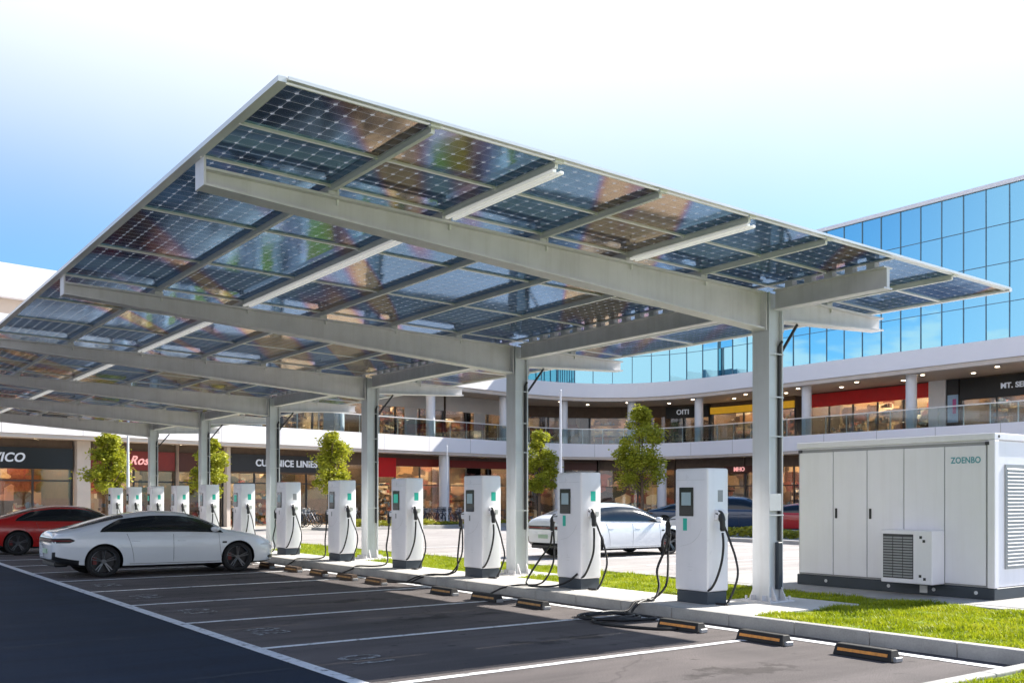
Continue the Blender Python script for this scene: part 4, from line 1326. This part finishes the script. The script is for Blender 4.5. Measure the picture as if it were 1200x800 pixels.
# blue glass curtain wall on the right wing and corner
sc0 = sg(600, .8)
NP = int((S1 - sc0) / 1.25)
mb = MB(); fr = MB()
rr = random.Random(5)
H = [9.76, 11.8, 13.84, 15.88, 17.9]
for i in range(NP):
    a = sc0 + i * 1.25; b = a + 1.25
    pa, na = mat_at(a, .85); pb, nb = mat_at(b, .85)
    for z0, z1 in zip(H[:-1], H[1:]):
        t1, t2 = rr.uniform(-.006, .006), rr.uniform(-.006, .006)
        qa = pa + na * t1; qb = pb + nb * (-t1)
        mb.quad((qa.x + na.x * t2, qa.y + na.y * t2, z0 + .02), (qb.x + nb.x * t2, qb.y + nb.y * t2, z0 + .02), (qb.x - nb.x * t2, qb.y - nb.y * t2, z1 - .02), (qa.x - na.x * t2, qa.y - na.y * t2, z1 - .02))
    fr.hexa([(*(pa - na * .05 + (pb - pa).normalized() * -.016), H[0]), (*(pa - na * .05 + (pb - pa).normalized() * .016), H[0]), (*(pa + na * .1 + (pb - pa).normalized() * .016), H[0]), (*(pa + na * .1 + (pb - pa).normalized() * -.016), H[0]),
             (*(pa - na * .05 + (pb - pa).normalized() * -.016), H[-1]), (*(pa - na * .05 + (pb - pa).normalized() * .016), H[-1]), (*(pa + na * .1 + (pb - pa).normalized() * .016), H[-1]), (*(pa + na * .1 + (pb - pa).normalized() * -.016), H[-1])])
cw = mb.build('glass_curtain_wall', M['curtain'], mall)
for z in H[1:-1]: sweep(fr, sc0, S1, .82, .9, z - .015, z + .015)
fr.build('mullion', M['cw_mullion'], cw)
mb = MB(); sweep(mb, sc0, S1, .72, 1.2, 17.9, 18.12); sweep(mb, sc0, S1, 1.2, 12, 17.8, 18.0); mb.build('roof', M['fascia'], mall)
mb = MB(); sweep(mb, sc0, S1, 1.3, 1.5, 9.71, 17.79); sweep(mb, sc0 - .3, sc0 - .02, .86, 12, 9.71, 17.95); mb.build('upper_wall', M['panelgrey'], mall)
# upper wall and parapet over the left wing
sl1 = sc0 - .35
mb = MB(); sweep(mb, 0, sl1, .5, 9, 9.76, 10.55); mb.build('recessed_wall', M['soffit'], mall)
mb = MB(); sweep(mb, 0, sl1, .0, 9, 10.56, 12.05); mb.build('parapet', M['fascia'], mall)
# gallery balustrade
mb = MB(); sweep(mb, 0, S1, .14, .155, 5.46, 6.48); bal = mb.build('balustrade', M['railglass'], mall)
mb = MB(); sweep(mb, 0, S1, .11, .185, 6.49, 6.55)
s = .5
while s < S1:
    sweep(mb, s, s + .05, .16, .21, 5.45, 6.488); s += 1.45
mb.build('handrail', M['alu'], bal)
# gallery columns
for px in (-10, 90, 195, 300, 398, 505, 590, 660, 740, 819, 945, 1067, 1225):
    p, n = mat_at(sg(px, .75), .75)
    MB().tube([(p.x, p.y, 5.3), (p.x, p.y, 8.53)], .30, 20).build('gallery_column', M['mcol'], mall, smooth=True)
for px in (521, 655, 775, 900):
    p, n = mat_at(sg(px, .75), .75)
    MB().tube([(p.x, p.y, 0), (p.x, p.y, 4.37)], .34, 20).build('ground_column', M['mcol'], mall, smooth=True)
# shops on both floors
def shop(s0, s1, d, z0, z1, depth=3.6, bulk=.8, bay=1.9, lamp=True, wallmat=None, seed=0, dark=False):
    """recessed room behind a glazed front; s0..s1 along the facade"""
    rs = random.Random(seed)
    fr = MB()
    zt = z1 - bulk
    n = max(1, int(round((s1 - s0) / bay)))
    sh = MB(); sweep(sh, s0, s1, d, d + .2, zt, z1 - .003)
    front = sh.build('shopfront', M['shopdark'], mall)
    for i in range(n + 1):
        s = s0 + (s1 - s0) * i / n
        sweep(fr, max(0, s - .035), s + .035, d + .0, d + .1, z0 + .01, zt - .004)
    sweep(fr, s0, s1, d + .012, d + .09, z0 + 2.35, z0 + 2.42)
    fr.build('mullion', M['mullion'], front)
    gl = MB(); sweep(gl, s0, s1, d + .05, d + .058, z0 + .012, zt - .006)
    gl.build('window', M['shopglass'], front)
    rm = MB()
    sweep(rm, s0, s1, d + depth, d + depth + .1, z0, z1 - .004, 0)
    sweep(rm, s0, s0 + .08, d + .22, d + depth - .002, z0, z1 - .005, 1)
    sweep(rm, s1 - .08, s1, d + .22, d + depth - .002, z0, z1 - .005, 1)
    rm.build('shop_room', [wallmat or M['shopwall'], M['shopdark']], front)
    gd = MB()
    k = s0 + .3
    while k < s1 - .9:
        w_ = rs.uniform(.5, 1.4)
        if rs.random() < .93:
            dd = rs.choice((depth - .5, depth - .5, 1.6, 1.2, .6))
            h = rs.uniform(1.1, 2.9)
            lv = max(2, int(h / .42))
            for q in range(lv):
                sweep(gd, k, k + w_, d + dd, d + dd + .34, z0 + .03 + q * h / lv, z0 + .07 + q * h / lv)
                u = k
                while u < k + w_ - .1:
                    ww = rs.uniform(.08, .25)
                    sweep(gd, u, min(u + ww, k + w_), d + dd + .03, d + dd + .3, z0 + .075 + q * h / lv, z0 + .075 + q * h / lv + rs.uniform(.1, .32))
                    u += ww + rs.uniform(.01, .08)
        k += w_ + rs.uniform(.05, .5)
    if gd.v: gd.build('display_shelf', M['goods'], front)
    if lamp:
        lp = MB()
        s = s0 + .6
        while s < s1 - .5:
            sweep(lp, s, s + .5, d + 1.0, d + 1.18, z1 - .06, z1 - .02)
            if not dark: sweep(lp, s + .4, s + .7, d + 2.4, d + 2.6, z1 - .06, z1 - .02)
            s += 1.7 if not dark else 3.2
        lp.build('ceiling_lamp', M['lamp'], front)
    return front
DG = 1.6      # ground shopfront setback
spans = [(-60, 85), (104, 205), (207, 262), (266, 388), (392, 428), (432, 600), (602, 700), (702, 790), (792, 872), (874, 960), (962, 1100)]
for k, (a, b) in enumerate(spans):
    shop(sg(a, DG), sg(b, DG), DG, .03, 4.35, bulk=.75 if k > 3 else 1.4, seed=k, wallmat=M['shopwall'], dark=k in (6, 7, 8))
for a, b in ((86, 103.5), (205.5, 206.5), (263, 265.5), (389, 391.5), (429, 431.5), (600.6, 601.4), (700.5, 701.5)):
    mb = MB(); sweep(mb, sg(a, DG), sg(b, DG), DG - .35, DG + .3, .02, 4.35); mb.build('pier', M['pier'], mall)
DU = 4.6
gsp = [(-70, 100), (102, 230), (232, 330), (332, 432), (434, 520), (522, 600), (602, 690), (692, 800), (802, 832), (834, 931), (945, 1090), (1126, 1260)]
for k, (a, b) in enumerate(gsp):
    d = 2.6 if k < 6 else DU
    sa, sb = sg(a, d), sg(b, d)
    if sb - sa < .5: continue
    shop(sa, sb, d, 5.32, 8.53, bulk=.85, seed=30 + k, wallmat=M['shopwall'], dark=k in (6, 7, 8))
for k, (a, b) in enumerate(gsp[2:6]):   # pale wall bays of the middle gallery
    d = 2.6
    s0, s1 = sg(a, d), sg(b, d)
    mb = MB(); sweep(mb, s0, s1, d - .06, d - .004, 7.45, 8.52)
    w = (s1 - s0)
    sweep(mb, s0 + w * .45, s0 + w * .62, d - .06, d - .004, 5.32, 7.446)
    mb.build('cladding', M['panelgrey'], mall)
mb = MB(); sweep(mb, sg(1091, DU), sg(1109, DU), DU - .2, DU + .4, 5.32, 8.52); mb.build('pier', M['mcol'], mall)
mb = MB(); sweep(mb, sg(1110, DU), sg(1125, DU), DU - .1, DU + .4, 5.32, 8.52); mb.build('pier', M['s_grey'], mall)
mb = MB(); sweep(mb, 0, S1, -4.5, 10, -.04, .028)
structure(mb, 'mall_pavement', M['paving'])

# shop signs (things of their own)
def sign(px0, px1, d, z0, z1, mat, label, txt=None, tpx=None, tsize=.6, tmat=None, shear=0.0, sx=1.0, over=.12, tz=None):
    s0, s1 = sg(px0, d), sg(px1, d)
    p, n = mat_at((s0 + s1) / 2, d)
    t = thing('shop_sign', label, 'shop sign', (p.x, p.y, z0))
    mb = MB(); sweep(mb, s0, s1, d - over, d - .006, z0, z1)
    mb.build('sign_board', mat, t)
    if txt:
        s = sg(tpx, d - over)
        p, n = mat_at(s, d - over - .02)
        tv = Vector((n.y, -n.x))   # direction of travel, image left to right
        Mx = Matrix(((tv.x, 0, -n.x, p.x), (tv.y, 0, -n.y, p.y), (0, 1, 0, tz or (z0 + z1) / 2), (0, 0, 0, 1)))
        text_mesh('lettering', txt, tsize, Mx, tmat or M['letter'], t, extrude=.02, bold=.012, shear=shear, sx=sx)
    return t
sign(-60, 85.5, DG, 2.96, 3.95, M['s_black'], 'long black shop sign with italic white lettering at the far left', 'LIVICO', 3, .58, shear=.25)
sign(104.5, 204, DG, 3.0, 3.95, M['s_dred'], 'dark red shop sign with pink script behind the slim white pole', 'Rosa', 166, .62, M['letter_pink'], shear=.4)
sign(207.5, 262, DG, 3.0, 3.95, M['s_brown'], 'plain dark brown shop sign behind the second tree from the left')
sign(266.5, 387, DG, 3.05, 4.0, M['s_grey'], 'charcoal shop sign with bluish white block letters behind the fourth column', 'CUMINICE LINIES', 336, .52, M['letter'], sx=.98)
sign(432.5, 462, DG, 2.9, 4.1, M['s_red'], 'small bright red shop sign right of the third canopy column')
sign(463, 600, DG, 3.62, 4.1, M['s_dred'], 'long dark red shop sign above the bicycles')
sign(602, 699, DG, 3.62, 4.15, M['s_brown'], 'brown shop sign behind the second canopy column and the middle tree')
sign(850, 884, DG, 3.3, 3.75, M['s_brown'], 'small brown ground-floor sign with pinkish white lettering beside the near column', 'MHO', 866, .4, M['letter_pink'])
sign(780, 831, DU, 7.55, 8.4, M['s_black'], 'black gallery sign with bluish lettering left of the yellow sign', 'OITI', 800, .5)
sign(834, 931, DU, 7.72, 8.2, M['s_yellow'], 'glowing yellow gallery sign left of the near column')
sign(946, 1090, DU, 7.6, 8.45, M['s_red'], 'long red gallery sign right of the near canopy column')
sign(1127, 1258, DU, 7.25, 8.45, M['s_black'], 'black gallery sign with white lettering at the right edge', 'MT. SEN', 1190, .42)
p, n = mat_at(sg(1116, DU - .12), DU - .12)
ps = thing('advert_poster', 'pale blue advert poster with a pink shape on the gallery pillar', 'poster', (p.x, p.y, 6.2))
mb = MB(); sweep(mb, sg(1111.5, DU - .12), sg(1123, DU - .12), DU - .15, DU - .11, 6.0, 7.6); mb.build('poster_sheet', plain('pale blue poster', (0.35, 0.52, 0.72), .4, var=.1), ps)
mb = MB(); sweep(mb, sg(1116, DU - .16), sg(1119.5, DU - .16), DU - .158, DU - .152, 6.5, 7.35); mb.build('poster_print', plain('pink print', (0.55, 0.1, 0.32), .4), ps)

# ------------------------------------------------------------------ verge, hedges
mb = MB()
sweep(mb, sg(300), sg(600), -7.4, -5.2, -.04, .13)
structure(mb, 'verge_kerb', M['kerb'])
mb = MB(); mb.box(27.6, 30.4, 18, 33, -.04, .13)
structure(mb, 'planting_verge', M['kerb'])

def leaves(mb, pts, size, rng, flat=0.0):
    for p in pts:
        s = size * rng.uniform(.6, 1.3)
        a, b = rng.uniform(0, 6.283), rng.uniform(-1.0, 1.0)
        u = Vector((math.cos(a), math.sin(a), b * .6)).normalized()
        v = u.cross(Vector((rng.uniform(-1, 1), rng.uniform(-1, 1), rng.uniform(-.3, 1)))).normalized()
        p = Vector(p)
        mb.add([p - u * s, p + v * s * .55, p + u * s, p - v * s * .55], [(0, 1, 2, 3)])

def hedge(label, pts, w, h, dens, seed):
    rng = random.Random(seed)
    a, b = Vector(pts[0]), Vector(pts[1])
    L = (b - a).length; d = (b - a).normalized(); nrm = Vector((-d.y, d.x))
    t = thing('hedge', label, 'hedge', ((a.x + b.x) / 2, (a.y + b.y) / 2, .12), 0, 'low hedges along the road')
    P = []
    for _ in range(int(L * dens)):
        u = rng.uniform(0, L); q = rng.uniform(-1, 1); z = rng.random() ** .6
        hh = h * (0.85 + .22 * math.sin(u * 1.9) * math.sin(u * .7 + 1))
        c = a + d * u + nrm * q * w / 2
        P.append((c.x, c.y, .13 + z * hh * (1 - .25 * q * q)))
    mb = MB(); leaves(mb, P, .075, rng)
    mb.build('foliage', M['hedge'], t)
    mb = MB()
    for k in range(int(L * 3)):
        u = rng.uniform(0, L); c = a + d * u
        mb.tube([(c.x, c.y, .1), (c.x + rng.uniform(-.15, .15), c.y + rng.uniform(-.15, .15), .13 + h * .7)], .012, 4)
    mb.build('stem', M['trunk'], t)
hedge('yellow-green clipped hedge across the road, seen either side of the near column', ((29.0, 18.6), (29.0, 32.5)), .9, .42, 420, 1)
pa, na = mat_at(sg(330), -6.3); pb, nb = mat_at(sg(420), -6.3)
hedge('yellow-green hedge before the left shops, behind the fourth column', (pa, pb), .9, .38, 420, 2)
pa, na = mat_at(sg(424), -6.3); pb, nb = mat_at(sg(590), -6.3)
hedge('low beige-green hedge strip before the parked bicycles', (pa, pb), .9, .16, 420, 3)

# ------------------------------------------------------------------ trees
def tree(label, x, y, H, cw, cz0, seed, nleaf=7500):
    rng = random.Random(seed)
    t = thing('street_tree', label, 'tree', (x, y, 0.02), 0, 'young street trees before the mall')
    rc = cw / 2; ch = (H - cz0)
    tips = []
    mb = MB()
    k1 = (x + rng.uniform(-.08, .08), y + rng.uniform(-.08, .08), cz0 * .6)
    k2 = (x + rng.uniform(-.1, .1), y + rng.uniform(-.1, .1), cz0 + ch * .3)
    k3 = (x + rng.uniform(-.1, .1), y + rng.uniform(-.1, .1), cz0 + ch * .8)
    mb.tube(bez([(x, y, 0), k1, k2, k3], 4), [.11 - .09 * i / 12 for i in range(13)], 8)
    cl = []
    for i in range(60):
        a = rng.uniform(0, 6.283); zf = rng.uniform(.02, 1.0)
        prof = (math.sin(math.pi * min(1, zf * .82 + .16)) ** .65)
        rad = rc * prof * rng.uniform(.05, .82) ** .6
        c = Vector((x + math.cos(a) * rad, y + math.sin(a) * rad, cz0 + zf * ch * .95))
        cl.append((c, rng.uniform(.16, .40) * rc * (1.1 if zf < .75 else .75)))
        if i < 16:
            b0 = Vector((x, y, cz0 * .75 + zf * ch * .45)); 
            mb.tube(bez([b0, b0.lerp(c, .5) + Vector((0, 0, -.06)), c], 3), [.032, .03, .027, .024, .02, .015, .008], 5)
    mb.build('trunk', M['trunk'], t, smooth='all')
    P = []
    for _ in range(nleaf):
        c, r = rng.choice(cl)
        v = Vector((rng.gauss(0, 1), rng.gauss(0, 1), rng.gauss(0, 1))).normalized() * r * (rng.random() ** .45)
        v *= 1.0 + .55 * max(0, rng.gauss(0, .5)); v.z *= .8
        P.append(c + v)
    mb = MB(); leaves(mb, P, .076, rng)
    mb.build('crown', M['leaf'], t)
tree('small round tree before the black shop sign, leftmost tree', 11.0, 46.0, 4.55, 1.95, 1.9, 11)
tree('small yellow-green tree behind the fifth canopy column, second from the left', 15.6, 46.0, 4.45, 1.85, 1.8, 12)
tree('small tree between the fourth and third canopy columns, before the charcoal sign', 22.0, 46.2, 5.0, 2.3, 1.9, 13)
tree('dark green tree just right of the second canopy column', 33.1, 43.2, 5.35, 2.25, 2.0, 14)
tree('tallest tree, left of the nearest charging station behind the white hatchback', 36.0, 38.3, 6.45, 2.75, 2.1, 15, 11000)

# ------------------------------------------------------------------ slim poles
def pole(label, px, depth, H, r=.06):
    x, y = at_px(px, depth)
    t = thing('lamp_pole', label, 'pole', (x, y, 0), 0, 'slim white poles before the mall')
    mb = MB(); mb.tube([(0, 0, .25), (0, 0, H * .6), (0, 0, H)], [r, r * .85, r * .6], 10); mb.build('shaft', M['pole'], t, world=False, smooth=True)
    mb = MB(); mb.tube([(0, 0, .02), (0, 0, .05), (0, 0, .055), (0, 0, .3)], [r * 2.4, r * 2.4, r * 1.5, r * 1.2], 10); mb.build('foot', M['pole'], t, world=False)
    mb = MB(); mb.tube([(0, 0, H), (0, 0, H + .05), (0, 0, H + .09)], [r * .9, r * .9, r * .3], 10); mb.build('cap', M['pole'], t, world=False)
pole('slim white pole right of the leftmost tree', 150, 42, 4.3, .07)
pole('tall slim white pole between the middle tree and the tallest tree', 657, 50, 7.0, .075)
pole('thin grey pole before the round column above the bicycles', 524, 58, 4.6, .045)

# ------------------------------------------------------------------ bicycles
def bicycle():
    t = thing('bicycle', 'x', 'bicycle', (0, 0, .028), 0, 'bicycles parked before the mall')
    B = lambda mb, n, m, p, **k: mb.build(n, m, p, world=False, **k)
    def ring(cx, r, th):
        mb = MB()
        pts = [(cx + r * math.cos(a), 0, r + .02 + r * math.sin(a)) for a in np.linspace(0, 2 * math.pi, 21)]
        mb.tube(pts, th, 6, cap=False)
        for k in range(8):
            a = math.pi * k / 8
            mb.tube([(cx + r * math.cos(a), 0, r + .02 + r * math.sin(a)), (cx - r * math.cos(a), 0, r + .02 - r * math.sin(a))], .004, 3)
        return mb
    for cx in (-.52, .52): B(ring(cx, .32, .022), 'wheel', M['tyre'], t)
    mb = MB()
    bb = (-.05, 0, .30); st = (-.2, 0, .78); hd = (.36, 0, .82); ra = (-.52, 0, .34); fa = (.52, 0, .34)
    for a, b in ((bb, st), (bb, hd), (st, hd), (bb, ra), (st, ra), (hd, fa)): mb.tube([a, b], .02, 6)
    mb.tube([hd, (.33, 0, 1.0)], .016, 6)
    B(mb, 'frame', M['p_blue'], t)
    mb = MB(); mb.tube([(.25, -.27, 1.03), (.33, -.12, 1.0), (.33, .12, 1.0), (.25, .27, 1.03)], .016, 6); B(mb, 'handlebar', M['black'], t)
    mb = MB(); mb.hexa([(-.34, -.08, .86), (-.06, -.025, .86), (-.06, .025, .86), (-.34, .08, .86), (-.34, -.09, .92), (-.06, -.02, .90), (-.06, .02, .90), (-.34, .09, .92)])
    mb.tube([st, (-.22, 0, .87)], .015, 6); B(mb, 'saddle', M['black'], t, bevel=.015)
    mb = MB(); mb.hexa([(.38, -.15, .70), (.62, -.15, .70), (.62, .15, .70), (.38, .15, .70), (.36, -.18, .95), (.68, -.18, .95), (.68, .18, .95), (.36, .18, .95)])
    B(mb, 'basket', M['grey'], t)
    return t
BK = [(408, 'behind the third canopy column'), (420, 'partly behind the third canopy column'), (497, 'just right of the fourth charging station'), (506, 'left of the round white column'), (514, 'touching the left side of the round white column'),
      (528, 'touching the right side of the round white column'), (535, 'just right of the round white column'), (543, 'left edge beside the third charging station'), (590, 'right of the third charging station, behind the second column'), (362, 'left of the fifth charging station'), (352, 'right of the sixth charging station'), (368, 'close left of the fifth charging station')]
proto = bicycle()
rb = random.Random(3)
for i, (px, wh) in enumerate(BK):
    o = proto if i == 0 else copy_tree(proto)
    p, n = mat_at(sg(px, -2.2), -2.2 + rb.uniform(-.3, .3))
    o.location = (p.x, p.y, .028)
    o.rotation_euler = (0, 0, math.atan2(n.y, n.x) + rb.uniform(-.3, .3))
    o['label'] = 'dark bicycle with basket, ' + wh

# ------------------------------------------------------------------ hills on the far side (seen mirrored in the glass)
mb = MB()
rh = random.Random(9)
pts = []
for k in range(61):
    y = -160 + k * 8
    h = 14 + 7 * math.sin(k * .33) + 4 * math.sin(k * .9 + 1) + rh.uniform(-1, 1)
    pts.append((y, max(4, h)))
for (ya, ha), (yb, hb) in zip(pts[:-1], pts[1:]):
    mb.quad((-130, ya, -.02), (-130, yb, -.02), (-150, yb, hb), (-150, ya, ha))
    mb.quad((-150, ya, ha), (-150, yb, hb), (-210, yb, -.02), (-210, ya, -.02))
structure(mb, 'hills', M['hill'])
